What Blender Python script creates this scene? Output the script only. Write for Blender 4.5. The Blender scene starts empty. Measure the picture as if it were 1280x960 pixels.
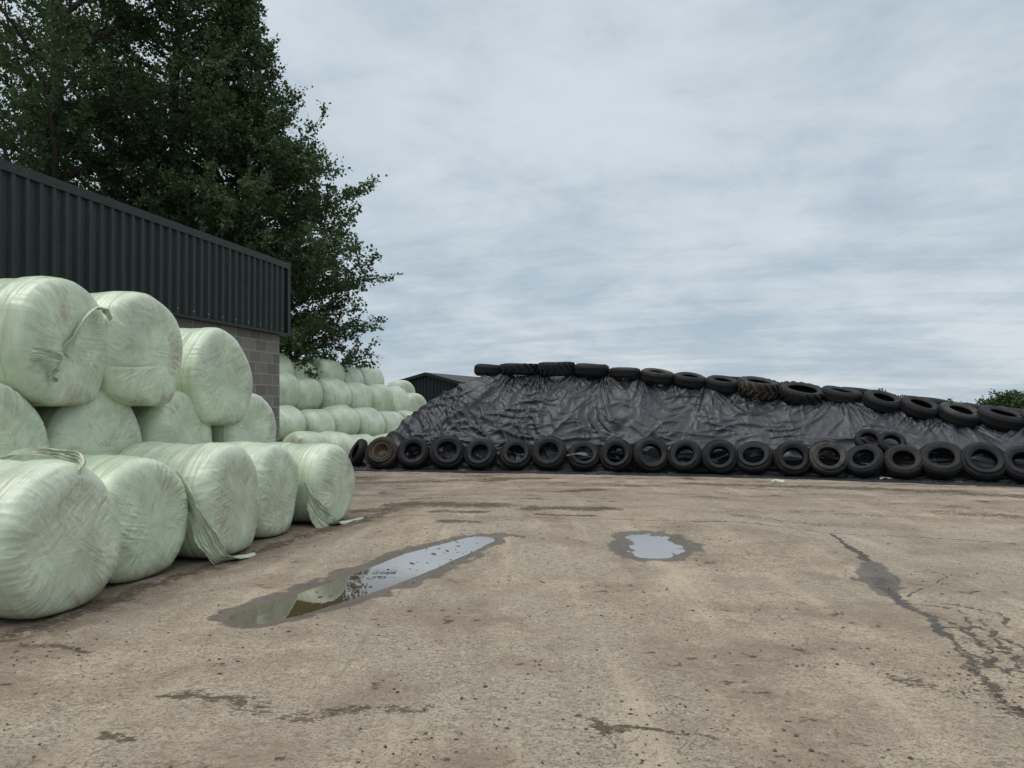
import bpy, bmesh, math, random
import numpy as np
from mathutils import Vector, Matrix, Euler

random.seed(7)
rng = np.random.default_rng(7)
PI = math.pi
scene = bpy.context.scene
COL = scene.collection
EYE = 1.62                      # camera height above the yard (m)
FOC, CX, HY = 960.0, 640.0, 506.0


def ground_pt(px, py):          # yard point seen at a pixel of the survey photograph
    d = EYE * FOC / (py - HY)
    return ((px - CX) / FOC * d, d)


# ------------------------------------------------------------------ noise
def perlin(x, y, seed=0, perx=0):
    x = np.asarray(x, dtype=np.float64); y = np.asarray(y, dtype=np.float64)
    xi = np.floor(x).astype(np.int64); yi = np.floor(y).astype(np.int64)
    xf = x - xi; yf = y - yi

    def g(ix, iy, dx, dy):
        if perx: ix = ix % perx
        h = (ix * 374761393 + iy * 668265263 + seed * 974634777) & 0xffffffff
        h = ((h ^ (h >> 13)) * 1274126177) & 0xffffffff
        h = h ^ (h >> 16)
        a = h * (2 * PI / 4294967296.0)
        return np.cos(a) * dx + np.sin(a) * dy
    u = xf * xf * xf * (xf * (xf * 6 - 15) + 10); v = yf * yf * yf * (yf * (yf * 6 - 15) + 10)
    n00 = g(xi, yi, xf, yf); n10 = g(xi + 1, yi, xf - 1, yf)
    n01 = g(xi, yi + 1, xf, yf - 1); n11 = g(xi + 1, yi + 1, xf - 1, yf - 1)
    a = n00 + u * (n10 - n00); b = n01 + u * (n11 - n01)
    return (a + v * (b - a)) * 1.45


def fbm(x, y, seed=0, octv=4, gain=.5):
    s = 0; a = 1; t = 0
    for k in range(octv):
        s = s + a * perlin(x * 2 ** k, y * 2 ** k, seed + 17 * k); t += a; a *= gain
    return s / t


def ridge(n, p=2.0):
    return np.clip(1 - np.abs(n) * 1.6, 0, 1) ** p


def sstep(a, b, x):
    t = np.clip((x - a) / (b - a), 0, 1)
    return t * t * (3 - 2 * t)


# ------------------------------------------------------------------ mesh helpers
def np_mesh(name, V, F, smooth=True):
    V = np.asarray(V, dtype=np.float32).reshape(-1, 3); F = np.asarray(F, dtype=np.int32)
    me = bpy.data.meshes.new(name)
    n, k = F.shape
    me.vertices.add(len(V)); me.vertices.foreach_set('co', V.ravel())
    me.loops.add(n * k); me.loops.foreach_set('vertex_index', F.ravel())
    me.polygons.add(n)
    me.polygons.foreach_set('loop_start', np.arange(0, n * k, k, dtype=np.int32))
    me.polygons.foreach_set('loop_total', np.full(n, k, dtype=np.int32))
    me.polygons.foreach_set('use_smooth', np.full(n, smooth, dtype=bool))
    me.update(calc_edges=True); me.validate()
    return me


def grid_faces(nu, nv, wrap_u=False, wrap_v=False):
    """vertex index = i*nv + j"""
    iu = np.arange(nu if wrap_u else nu - 1); jv = np.arange(nv if wrap_v else nv - 1)
    I, J = np.meshgrid(iu, jv, indexing='ij')
    I2 = (I + 1) % nu; J2 = (J + 1) % nv
    return np.stack([I * nv + J, I2 * nv + J, I2 * nv + J2, I * nv + J2], -1).reshape(-1, 4)


def link(name, me, mat=None, parent=None):
    o = bpy.data.objects.new(name, me); COL.objects.link(o)
    if mat is not None: me.materials.append(mat)
    if parent is not None: o.parent = parent
    return o


def tag(o, label=None, cat=None, group=None, kind=None):
    if label: o['label'] = label
    if cat: o['category'] = cat
    if group: o['group'] = group
    if kind: o['kind'] = kind
    return o


def thing(name, label, cat, loc=(0, 0, 0), rot=(0, 0, 0), group=None):
    o = bpy.data.objects.new(name, None); COL.objects.link(o)
    o.empty_display_size = .3
    o.location = loc; o.rotation_euler = rot
    return tag(o, label, cat, group)


def copy_tree(o, parent=None):
    c = o.copy(); COL.objects.link(c)
    if parent is not None: c.parent = parent
    for ch in o.children: copy_tree(ch, c)
    return c


class MB:
    def __init__(s): s.v = []; s.f = []

    def box(s, x0, x1, y0, y1, z0, z1, M=None):
        b = len(s.v)
        for p in ((x0, y0, z0), (x1, y0, z0), (x1, y1, z0), (x0, y1, z0), (x0, y0, z1), (x1, y0, z1), (x1, y1, z1), (x0, y1, z1)):
            s.v.append(tuple(M @ Vector(p)) if M else p)
        for q in ((3, 2, 1, 0), (4, 5, 6, 7), (0, 1, 5, 4), (1, 2, 6, 5), (2, 3, 7, 6), (3, 0, 4, 7)):
            s.f.append(tuple(b + k for k in q))

    def build(s, name, mat, parent=None, bevel=0, smooth=False):
        me = bpy.data.meshes.new(name); me.from_pydata(s.v, [], s.f); me.update()
        o = link(name, me, mat, parent)
        if bevel:
            m = o.modifiers.new('bevel', 'BEVEL'); m.width = bevel; m.segments = 2
        return o


# ------------------------------------------------------------------ materials
def mat_new(name):
    m = bpy.data.materials.new(name); m.use_nodes = True
    nt = m.node_tree; nt.nodes.clear()
    out = nt.nodes.new('ShaderNodeOutputMaterial'); b = nt.nodes.new('ShaderNodeBsdfPrincipled')
    nt.links.new(b.outputs[0], out.inputs[0])
    return m, nt, b


class NB:
    """tiny node builder"""
    def __init__(s, nt): s.nt = nt

    def n(s, t, **kw):
        nd = s.nt.nodes.new(t)
        for k, v in kw.items(): setattr(nd, k, v)
        return nd

    def put(s, sock, v):
        if hasattr(v, 'is_linked') or hasattr(v, 'links'): s.nt.links.new(v, sock)
        else: sock.default_value = v

    def math(s, op, a, b=0.0, c=None, clamp=False):
        nd = s.n('ShaderNodeMath', operation=op, use_clamp=clamp)
        s.put(nd.inputs[0], a); s.put(nd.inputs[1], b)
        if c is not None: s.put(nd.inputs[2], c)
        return nd.outputs[0]

    def noise(s, vec, scale, detail=4, rough=.55, dist=0.0):
        nd = s.n('ShaderNodeTexNoise'); s.put(nd.inputs['Vector'], vec)
        nd.inputs['Scale'].default_value = scale; nd.inputs['Detail'].default_value = detail
        nd.inputs['Roughness'].default_value = rough; nd.inputs['Distortion'].default_value = dist
        return nd.outputs['Fac']

    def ramp(s, f, a, b, smooth=True):
        nd = s.n('ShaderNodeMapRange', interpolation_type='SMOOTHSTEP' if smooth else 'LINEAR')
        s.put(nd.inputs['Value'], f); nd.inputs['From Min'].default_value = a; nd.inputs['From Max'].default_value = b
        return nd.outputs[0]

    def mix(s, f, a, b, blend='MIX'):
        nd = s.n('ShaderNodeMix', data_type='RGBA', blend_type=blend)
        s.put(nd.inputs[0], f)
        for i, v in ((6, a), (7, b)):
            if isinstance(v, tuple): nd.inputs[i].default_value = (*v, 1) if len(v) == 3 else v
            else: s.put(nd.inputs[i], v)
        return nd.outputs[2]

    def mapping(s, vec, scale=(1, 1, 1), rot=(0, 0, 0), loc=(0, 0, 0)):
        nd = s.n('ShaderNodeMapping'); s.put(nd.inputs[0], vec)
        nd.inputs['Scale'].default_value = scale; nd.inputs['Rotation'].default_value = rot; nd.inputs['Location'].default_value = loc
        return nd.outputs[0]

    def bump(s, h, strength, dist, normal=None):
        nd = s.n('ShaderNodeBump'); s.put(nd.inputs['Height'], h)
        nd.inputs['Strength'].default_value = strength; nd.inputs['Distance'].default_value = dist
        if normal is not None: s.put(nd.inputs['Normal'], normal)
        return nd.outputs[0]

    def attr(s, name):
        nd = s.n('ShaderNodeAttribute'); nd.attribute_name = name
        return nd.outputs['Fac']

    def obj(s): return s.n('ShaderNodeTexCoord').outputs['Object']
    def rand(s): return s.n('ShaderNodeObjectInfo').outputs['Random']


def ground_material():
    m, nt, b = mat_new('yard_concrete'); N = NB(nt)
    pos = N.n('ShaderNodeNewGeometry').outputs['Position']
    n1 = N.noise(pos, .33, 5, .6, .4); n2 = N.noise(pos, 1.7, 6, .65, .3); n3 = N.noise(pos, 11, 6, .7)
    n4 = N.noise(pos, 48, 5, .78); n5 = N.noise(pos, 4.3, 7, .72, .8)
    c = N.mix(N.ramp(n2, .34, .68), (.27, .220, .155), (.415, .345, .250))
    c = N.mix(N.ramp(n1, .38, .66), c, N.mix(N.ramp(n5, .35, .7), (.28, .240, .182), (.375, .322, .245)))
    c = N.mix(N.math('MULTIPLY', N.ramp(n5, .5, .72), .55), c, (.20, .158, .112))
    nb = N.noise(N.mapping(pos, (17, 23, 1), (0, 0, .6)), 1.0, 5, .74, .5)
    c = N.mix(N.math('MULTIPLY', N.ramp(nb, .52, .62), .72), c, (.135, .112, .085)); c = N.mix(N.math('MULTIPLY', N.ramp(nb, .46, .34), .40), c, (.50, .44, .345))
    c = N.mix(N.math('MULTIPLY', N.ramp(n3, .50, .72), .5), c, (.18, .148, .108))
    c = N.mix(N.math('MULTIPLY', N.ramp(n3, .46, .26), .45), c, (.50, .45, .37))
    # dark grit
    vo = N.n('ShaderNodeTexVoronoi'); N.put(vo.inputs['Vector'], N.mapping(pos, (1, 1, 1))); vo.inputs['Scale'].default_value = 26
    vo.inputs['Randomness'].default_value = 1
    gz = N.math('MULTIPLY', N.ramp(vo.outputs['Distance'], .22, .1), N.ramp(n5, .47, .6))
    c = N.mix(N.math('MULTIPLY', gz, .75), c, (.075, .06, .045))
    c = N.mix(N.math('MULTIPLY', N.ramp(n4, .51, .60), .78), c, (.105, .086, .063))
    c = N.mix(N.math('MULTIPLY', N.ramp(n4, .46, .33), .45), c, (.56, .50, .40))
    # faint tyre smears
    sm = N.noise(N.mapping(pos, (2.6, .22, 1), (0, 0, math.radians(32))), 1.0, 5, .6, .3)
    c = N.mix(N.math('MULTIPLY', N.ramp(sm, .52, .74), .45), c, (.19, .15, .11))
    c = N.mix(N.math('MULTIPLY', N.ramp(sm, .47, .30), .5), c, (.47, .395, .285))
    sm2 = N.noise(N.mapping(pos, (.16, 2.2, 1), (0, 0, math.radians(-4))), 1.0, 6, .62, .3)
    c = N.mix(N.math('MULTIPLY', N.ramp(sm2, .55, .75), .15), c, (.18, .14, .10))
    n6 = N.noise(pos, 130, 3, .7)
    c = N.mix(N.math('MULTIPLY', N.ramp(n6, .53, .68), .6), c, (.11, .09, .07)); c = N.mix(N.math('MULTIPLY', N.ramp(n6, .46, .33), .45), c, (.56, .50, .42))
    rag = N.math('ADD', N.math('MULTIPLY', N.math('SUBTRACT', n3, .5), 1.7), N.math('MULTIPLY', N.math('SUBTRACT', n4, .5), .9))
    dirt = N.math('MULTIPLY', N.attr('dirt'), N.ramp(n5, .25, .6))
    c = N.mix(dirt, c, N.mix(n3, (.13, .098, .068), (.21, .165, .12)))
    rag2 = N.math('ADD', N.math('MULTIPLY', N.math('SUBTRACT', nb, .5), 3.0), N.math('ADD', N.math('MULTIPLY', N.math('SUBTRACT', n4, .5), 1.8), N.math('MULTIPLY', N.math('SUBTRACT', n5, .5), 2.0)))
    mud = N.math('MULTIPLY', N.ramp(N.math('ADD', N.attr('mud'), rag2), .26, .80), N.ramp(N.attr('mud'), .02, .2))
    mud = N.math('MULTIPLY', mud, .9)
    c = N.mix(mud, c, N.mix(N.ramp(n4, .35, .65), (.034, .025, .016), (.105, .078, .050)))
    crack = N.math('MULTIPLY', N.ramp(N.math('ADD', N.attr('crack'), rag), .36, .62), N.ramp(N.attr('crack'), .02, .15))
    c = N.mix(N.math('MULTIPLY', crack, .95), c, N.mix(N.ramp(n3, .4, .6), (.035, .031, .025), (.085, .074, .052)))
    wet = N.ramp(N.math('ADD', N.attr('wet'), N.math('MULTIPLY', rag, N.math('SUBTRACT', 1.0, N.attr('wet')))), .22, .85)
    c = N.mix(wet, c, N.mix(.72, c, (.048, .040, .031)))
    fieldc = N.mix(N.noise(pos, .05, 4), (.06, .085, .03), (.11, .12, .05))
    c = N.mix(N.attr('field'), c, fieldc)
    nt.links.new(c, b.inputs['Base Color'])
    r = N.math('SUBTRACT', .92, N.math('MULTIPLY', wet, .42))
    nt.links.new(r, b.inputs['Roughness'])
    b.inputs['Specular IOR Level'].default_value = .3
    h = N.math('ADD', N.math('MULTIPLY', n4, .5), N.math('MULTIPLY', n3, .9))
    nt.links.new(N.bump(h, .9, .016), b.inputs['Normal'])
    return m


def water_material():
    m, nt, b = mat_new('muddy_water'); N = NB(nt)
    pos = N.n('ShaderNodeNewGeometry').outputs['Position']
    c = N.mix(N.noise(pos, 2.0, 4), (.055, .044, .022), (.085, .068, .038))
    nt.links.new(c, b.inputs['Base Color'])
    spy = N.n('ShaderNodeSeparateXYZ'); nt.links.new(pos, spy.inputs[0])
    nt.links.new(N.math('ADD', .015, N.math('MULTIPLY', N.ramp(spy.outputs[1], 7.0, 8.4), .10)), b.inputs['Roughness'])
    nt.links.new(N.math('ADD', 1.7, N.math('MULTIPLY', N.ramp(spy.outputs[1], 6.5, 7.8), 6.0)), b.inputs['IOR'])
    nt.links.new(N.bump(N.noise(pos, 9, 2), .03, .004), b.inputs['Normal'])
    return m


def film_material(i, tint):
    m, nt, b = mat_new('bale_film_%d' % i); N = NB(nt)
    o = N.obj(); r = N.rand()
    sep = N.n('ShaderNodeSeparateXYZ'); nt.links.new(o, sep.inputs[0])
    x, y, z = sep.outputs
    off = N.math('MULTIPLY', N.attr('seed'), 37.0)
    phi = N.attr('phi'); rad = N.attr('rad')
    comb = N.n('ShaderNodeCombineXYZ'); N.put(comb.inputs[0], N.math('MULTIPLY', phi, 95.0)); N.put(comb.inputs[1], N.math('MULTIPLY', rad, 3.4)); N.put(comb.inputs[2], off)
    pleat0 = N.noise(comb.outputs[0], 1.0, 5, .65, .9)
    cpos = N.n('ShaderNodeCombineXYZ'); N.put(cpos.inputs[0], y); N.put(cpos.inputs[1], z); N.put(cpos.inputs[2], off)
    ch1 = N.noise(N.mapping(cpos.outputs[0], (3.2, 30, 1), (0, 0, 0)), 1.0, 5, .65, .5)
    ch2 = N.noise(N.mapping(N.mapping(cpos.outputs[0], (1, 1, 1), (0, 0, 1.0)), (2.6, 34, 1)), 1.0, 5, .65, .5)
    ch3 = N.noise(N.mapping(N.mapping(cpos.outputs[0], (1, 1, 1), (0, 0, -.9)), (2.6, 28, 1)), 1.0, 5, .65, .5)
    pm = N.noise(cpos.outputs[0], 2.1, 2); pm2 = N.noise(N.mapping(cpos.outputs[0], (1, 1, 1), loc=(7, 3, 1)), 1.9, 2)
    pleat = N.mix(N.ramp(pm, .42, .56), N.mix(N.ramp(pm2, .42, .56), ch1, ch2), N.mix(N.ramp(pm2, .44, .58), ch3, pleat0))
    pleat = N.mix(N.math('MULTIPLY', N.ramp(rad, .45, .9), .85), N.mix(N.ramp(rad, .30, .12), pleat, N.mix(N.ramp(pm2, .4, .6), ch1, ch2)), pleat0)
    comb2 = N.n('ShaderNodeCombineXYZ'); N.put(comb2.inputs[0], N.math('MULTIPLY', phi, 5.0)); N.put(comb2.inputs[1], N.math('MULTIPLY', x, 16.0)); N.put(comb2.inputs[2], off)
    band = N.noise(comb2.outputs[0], 1.0, 5, .6, .4)
    endw = N.attr('endw')
    c4 = N.n('ShaderNodeCombineXYZ'); N.put(c4.inputs[0], N.math('ADD', x, off)); N.put(c4.inputs[1], y); N.put(c4.inputs[2], z)
    iso = N.noise(c4.outputs[0], 2.2, 5, .6, .4); fine = N.noise(c4.outputs[0], 16, 4, .6, .8)
    st = N.noise(c4.outputs[0], 1.7, 6, .7, 1.2); st2 = N.noise(comb.outputs[0], .55, 6, .75, 1.0)
    lo = tuple(v * .74 for v in tint); hi = tuple(min(v * 1.04, .9) for v in tint)
    c = N.mix(N.ramp(iso, .3, .7), lo, hi)
    wr = N.mix(endw, band, pleat)
    wrf = N.n('ShaderNodeSeparateColor'); nt.links.new(wr, wrf.inputs[0]); wrf = wrf.outputs[0]
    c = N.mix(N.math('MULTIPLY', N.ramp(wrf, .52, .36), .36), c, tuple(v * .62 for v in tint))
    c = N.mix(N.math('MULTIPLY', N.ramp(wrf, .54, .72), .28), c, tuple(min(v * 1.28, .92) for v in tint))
    # edges of the overlapping film turns round the barrel
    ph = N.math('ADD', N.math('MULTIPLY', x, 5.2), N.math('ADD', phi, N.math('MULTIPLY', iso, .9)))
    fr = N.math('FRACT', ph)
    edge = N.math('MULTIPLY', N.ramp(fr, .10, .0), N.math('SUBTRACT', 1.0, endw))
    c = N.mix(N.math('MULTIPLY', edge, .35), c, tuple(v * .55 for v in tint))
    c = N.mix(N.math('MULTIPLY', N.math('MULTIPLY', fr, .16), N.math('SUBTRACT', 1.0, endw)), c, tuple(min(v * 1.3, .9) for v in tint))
    # soil smears, mostly on the ends
    sm = N.math('MULTIPLY', N.math('MULTIPLY', N.ramp(st, .50, .64), N.ramp(st2, .40, .60)), N.math('ADD', N.math('MULTIPLY', endw, .80), .22))
    c = N.mix(N.math('MULTIPLY', sm, .58), c, (.31, .225, .135))
    c = N.mix(N.math('MULTIPLY', N.math('MULTIPLY', N.ramp(fine, .60, .74), endw), .30), c, (.33, .27, .18))
    c = N.mix(N.math('MULTIPLY', N.attr('foot'), N.math('ADD', N.math('MULTIPLY', N.ramp(st, .4, .62), .7), .12)), c, (.20, .155, .10))
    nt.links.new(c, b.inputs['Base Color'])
    b.inputs['Roughness'].default_value = .29
    b.inputs['Specular IOR Level'].default_value = .55
    h = N.math('ADD', N.math('ADD', N.math('MULTIPLY', wrf, 1.0), N.math('MULTIPLY', edge, -.25)), N.math('MULTIPLY', fine, .22))
    nt.links.new(N.bump(h, .48, .015), b.inputs['Normal'])
    return m


def tarp_material():
    m, nt, b = mat_new('black_polythene'); N = NB(nt)
    o = N.obj()
    n1 = N.noise(o, .9, 5, .6, .5); n2 = N.noise(o, 6, 6, .65, 1.4); n3 = N.noise(o, 24, 4, .6, .6)
    c = N.mix(N.ramp(n1, .35, .7), (.010, .0128, .0165), (.019, .0228, .0285))
    c = N.mix(N.math('MULTIPLY', N.ramp(n2, .55, .75), .4), c, (.034, .036, .044))
    nt.links.new(c, b.inputs['Base Color'])
    nt.links.new(N.math('ADD', .34, N.math('MULTIPLY', n1, .22)), b.inputs['Roughness'])
    b.inputs['Specular IOR Level'].default_value = .5
    h = N.math('ADD', n2, N.math('MULTIPLY', n3, .25))
    nt.links.new(N.bump(h, .10, .02), b.inputs['Normal'])
    return m


def rubber_material(name, base, dust, amount):
    m, nt, b = mat_new(name); N = NB(nt)
    o = N.obj(); r = N.rand()
    c4 = N.n('ShaderNodeVectorMath', operation='ADD'); nt.links.new(o, c4.inputs[0])
    cb = N.n('ShaderNodeCombineXYZ'); N.put(cb.inputs[0], N.math('MULTIPLY', r, 50.0)); nt.links.new(cb.outputs[0], c4.inputs[1])
    p = c4.outputs[0]
    n1 = N.noise(p, 3.5, 6, .65, .6); n2 = N.noise(p, 22, 4, .6)
    c = N.mix(N.math('MULTIPLY', N.ramp(n1, .38, .68), amount), base, dust)
    c = N.mix(N.math('MULTIPLY', N.ramp(n2, .55, .75), .5 * amount), c, dust)
    nt.links.new(c, b.inputs['Base Color'])
    b.inputs['Roughness'].default_value = .66; b.inputs['Specular IOR Level'].default_value = .26
    nt.links.new(N.bump(n2, .4, .006), b.inputs['Normal'])
    return m


def leaf_material(name, a, bcol, trans=.25):
    m, nt, b = mat_new(name); N = NB(nt)
    tone = N.attr('tone')
    c = N.mix(tone, a, bcol)
    nt.links.new(c, b.inputs['Base Color'])
    b.inputs['Roughness'].default_value = .6; b.inputs['Specular IOR Level'].default_value = .18
    tr = N.n('ShaderNodeBsdfTranslucent'); nt.links.new(N.mix(.5, c, (a[0] * 1.5, a[1] * 2.2, a[2] * .8)), tr.inputs[0])
    mx = N.n('ShaderNodeMixShader'); mx.inputs[0].default_value = trans
    nt.links.new(b.outputs[0], mx.inputs[1]); nt.links.new(tr.outputs[0], mx.inputs[2])
    out = [n for n in nt.nodes if n.type == 'OUTPUT_MATERIAL'][0]
    nt.links.new(mx.outputs[0], out.inputs[0])
    return m


def simple_material(name, a, bcol, scale, rough=.7, bump=.3, bd=.01, spec=.4, metal=0):
    m, nt, b = mat_new(name); N = NB(nt); o = N.obj()
    n1 = N.noise(o, scale, 6, .65, .4)
    c = N.mix(N.ramp(n1, .3, .7), a, bcol)
    nt.links.new(c, b.inputs['Base Color'])
    b.inputs['Roughness'].default_value = rough; b.inputs['Specular IOR Level'].default_value = spec; b.inputs['Metallic'].default_value = metal
    nt.links.new(N.bump(n1, bump, bd), b.inputs['Normal'])
    return m


def block_material():
    m, nt, b = mat_new('concrete_blocks'); N = NB(nt); o = N.obj()
    v = N.mapping(o, (1, 1, 1), (math.radians(90), 0, 0))          # x along the wall, z up -> texture y
    sx = N.n('ShaderNodeSeparateXYZ'); nt.links.new(o, sx.inputs[0])
    cx = N.n('ShaderNodeCombineXYZ'); nt.links.new(sx.outputs[0], cx.inputs[0]); nt.links.new(sx.outputs[2], cx.inputs[1])
    br = N.n('ShaderNodeTexBrick'); nt.links.new(cx.outputs[0], br.inputs['Vector'])
    br.inputs['Scale'].default_value = 1; br.inputs['Brick Width'].default_value = .45; br.inputs['Row Height'].default_value = .225
    br.inputs['Mortar Size'].default_value = .014; br.inputs['Mortar Smooth'].default_value = .3; br.inputs['Bias'].default_value = 0
    br.inputs['Color1'].default_value = (.13, .123, .112, 1); br.inputs['Color2'].default_value = (.225, .21, .19, 1)
    br.inputs['Mortar'].default_value = (.29, .275, .255, 1)
    n1 = N.noise(o, 1.1, 6, .65); n2 = N.noise(o, 22, 4, .7)
    c = N.mix(N.math('MULTIPLY', N.ramp(n1, .45, .7), .5), br.outputs['Color'], (.14, .12, .10))
    c = N.mix(N.math('MULTIPLY', N.ramp(n2, .5, .75), .35), c, (.36, .32, .28))
    nt.links.new(c, b.inputs['Base Color']); b.inputs['Roughness'].default_value = .93
    b1 = N.bump(br.outputs['Fac'], -.7, .012)
    nt.links.new(N.bump(n2, .5, .008, b1), b.inputs['Normal'])
    return m


def steel_material(name, base, dark):
    m, nt, b = mat_new(name); N = NB(nt); o = N.obj()
    n1 = N.noise(o, 1.0, 5, .6); n2 = N.noise(N.mapping(o, (9, 9, .6)), 1, 5, .65)
    c = N.mix(N.ramp(n1, .3, .7), base, dark)
    n3 = N.noise(N.mapping(o, (.9, 1, 2.2)), 3, 6, .7)
    c = N.mix(N.math('MULTIPLY', N.ramp(n2, .5, .75), .5), c, tuple(v * 1.9 for v in base))
    c = N.mix(N.math('MULTIPLY', N.ramp(n3, .56, .72), .35), c, (.05, .058, .045))
    nt.links.new(c, b.inputs['Base Color'])
    b.inputs['Roughness'].default_value = .5; b.inputs['Specular IOR Level'].default_value = .3
    return m


M_GROUND = ground_material(); M_WATER = water_material()
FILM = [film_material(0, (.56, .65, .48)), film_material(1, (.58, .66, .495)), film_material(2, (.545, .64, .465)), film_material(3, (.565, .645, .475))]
M_TARP = tarp_material()
RUB = [rubber_material('tyre_rubber', (.008, .0085, .010), (.030, .028, .026), .4),
       rubber_material('tyre_rubber_dusty', (.016, .0155, .0155), (.085, .08, .066), .7),
       rubber_material('tyre_rubber_muddy', (.013, .012, .0115), (.055, .043, .03), .6), rubber_material('tyre_rubber_worn', (.010, .010, .011), (.038, .034, .030), .6)]
M_TREAD = rubber_material('tread_rubber', (.0075, .0078, .009), (.028, .026, .024), .4)
M_TREADMUD = rubber_material('tread_rubber_muddy', (.022, .02, .017), (.10, .08, .055), .9)
M_RUST = simple_material('rusty_steel', (.13, .085, .045), (.07, .045, .03), 9, .8)
M_LEAF = leaf_material('tree_leaves', (.040, .068, .034), (.100, .140, .064), .28)
M_FARLEAF = leaf_material('far_leaves', (.045, .075, .030), (.085, .12, .05), .2)
M_BARK = simple_material('bark', (.045, .037, .03), (.09, .078, .065), 7, .9, .6, .02)
M_BLOCK = block_material()
M_CLAD = steel_material('dark_cladding', (.022, .031, .029), (.017, .025, .023))
M_TRIM = steel_material('dark_trim', (.019, .026, .025), (.015, .021, .020))
M_SHED = steel_material('shed_steel', (.009, .018, .017), (.007, .014, .014))
M_ROOF = simple_material('shed_roof_sheet', (.030, .030, .033), (.045, .044, .045), 1.2, .75)
M_CONC = simple_material('plinth_concrete', (.25, .23, .20), (.36, .33, .29), 3, .9)
M_CRUMB = simple_material('mud_crumb', (.05, .04, .03), (.12, .095, .07), 20, .95)
M_STRAW = simple_material('straw', (.26, .20, .11), (.36, .29, .17), 20, .9)
M_GREYFILM = simple_material('grey_film', (.16, .17, .165), (.24, .25, .24), 8, .4)
M_WHITE = simple_material('pale_plastic', (.5, .55, .45), (.62, .65, .58), 8, .45)


# ------------------------------------------------------------------ ground
def macro_z(x, y):
    z = -.38 * sstep(19.5, 23.0, y) - .05 * np.clip(y - 23.0, 0, 60) * sstep(23, 30, y)
    z = z - 16 * sstep(60, 420, y)
    return z


def seg_dist(X, Y, pts, widths):
    """distance to a polyline, scaled by the local half width -> q (1 at the edge)"""
    best = np.full(X.shape, 1e9)
    for (a, b, wa, wb) in zip(pts[:-1], pts[1:], widths[:-1], widths[1:]):
        dx, dy = b[0] - a[0], b[1] - a[1]; L2 = dx * dx + dy * dy + 1e-12
        t = np.clip(((X - a[0]) * dx + (Y - a[1]) * dy) / L2, 0, 1)
        d = np.hypot(X - a[0] - t * dx, Y - a[1] - t * dy) / (wa + (wb - wa) * t)
        best = np.minimum(best, d)
    return best


PUD1 = [ground_pt(*p) for p in ((326, 768), (362, 758), (405, 744), (470, 722), (535, 699), (598, 681))]
PUD1W = [.32, .36, .38, .42, .44, .27]
PUD2 = [(1.52, 8.25), (1.62, 8.6), (1.60, 8.95)]
PUD2W = [.36, .42, .38]


def q_p1(X, Y): return seg_dist(X, Y, PUD1, PUD1W)
def q_p2(X, Y): return seg_dist(X, Y, PUD2, PUD2W)


def yard_rise(X, Y):
    """the slab between the puddles and the heap lifts a few centimetres, so the far ends of the puddles are thin films on a slope"""
    return (.042 * np.clip(Y - 7.35, 0, 2.3) - .0135 * np.clip(Y - 9.65, 0, 7.2)) * sstep(-2.3, -1.0, X) * sstep(4.2, 2.8, X)


def yard_detail(X, Y):
    """small relief of the concrete and the puddle hollows"""
    z = .006 * fbm(X * .8, Y * .8, 3, 3) + .0035 * fbm(X * 3.1, Y * 3.1, 9, 3) + .0022 * fbm(X * 11, Y * 11, 21, 2)
    for q in (q_p1(X, Y), q_p2(X, Y)):
        w = 1 - sstep(.9, 1.5, q)
        z = z * (1 - .62 * w) - .020 * np.clip(1 - q * q, 0, 1)
    w2 = 1 - sstep(.8, 1.2, q_p2(X, Y))
    z = z + w2 * .013 * fbm(X * 10, Y * 5, 77, 4)
    return z + yard_rise(X, Y)


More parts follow.
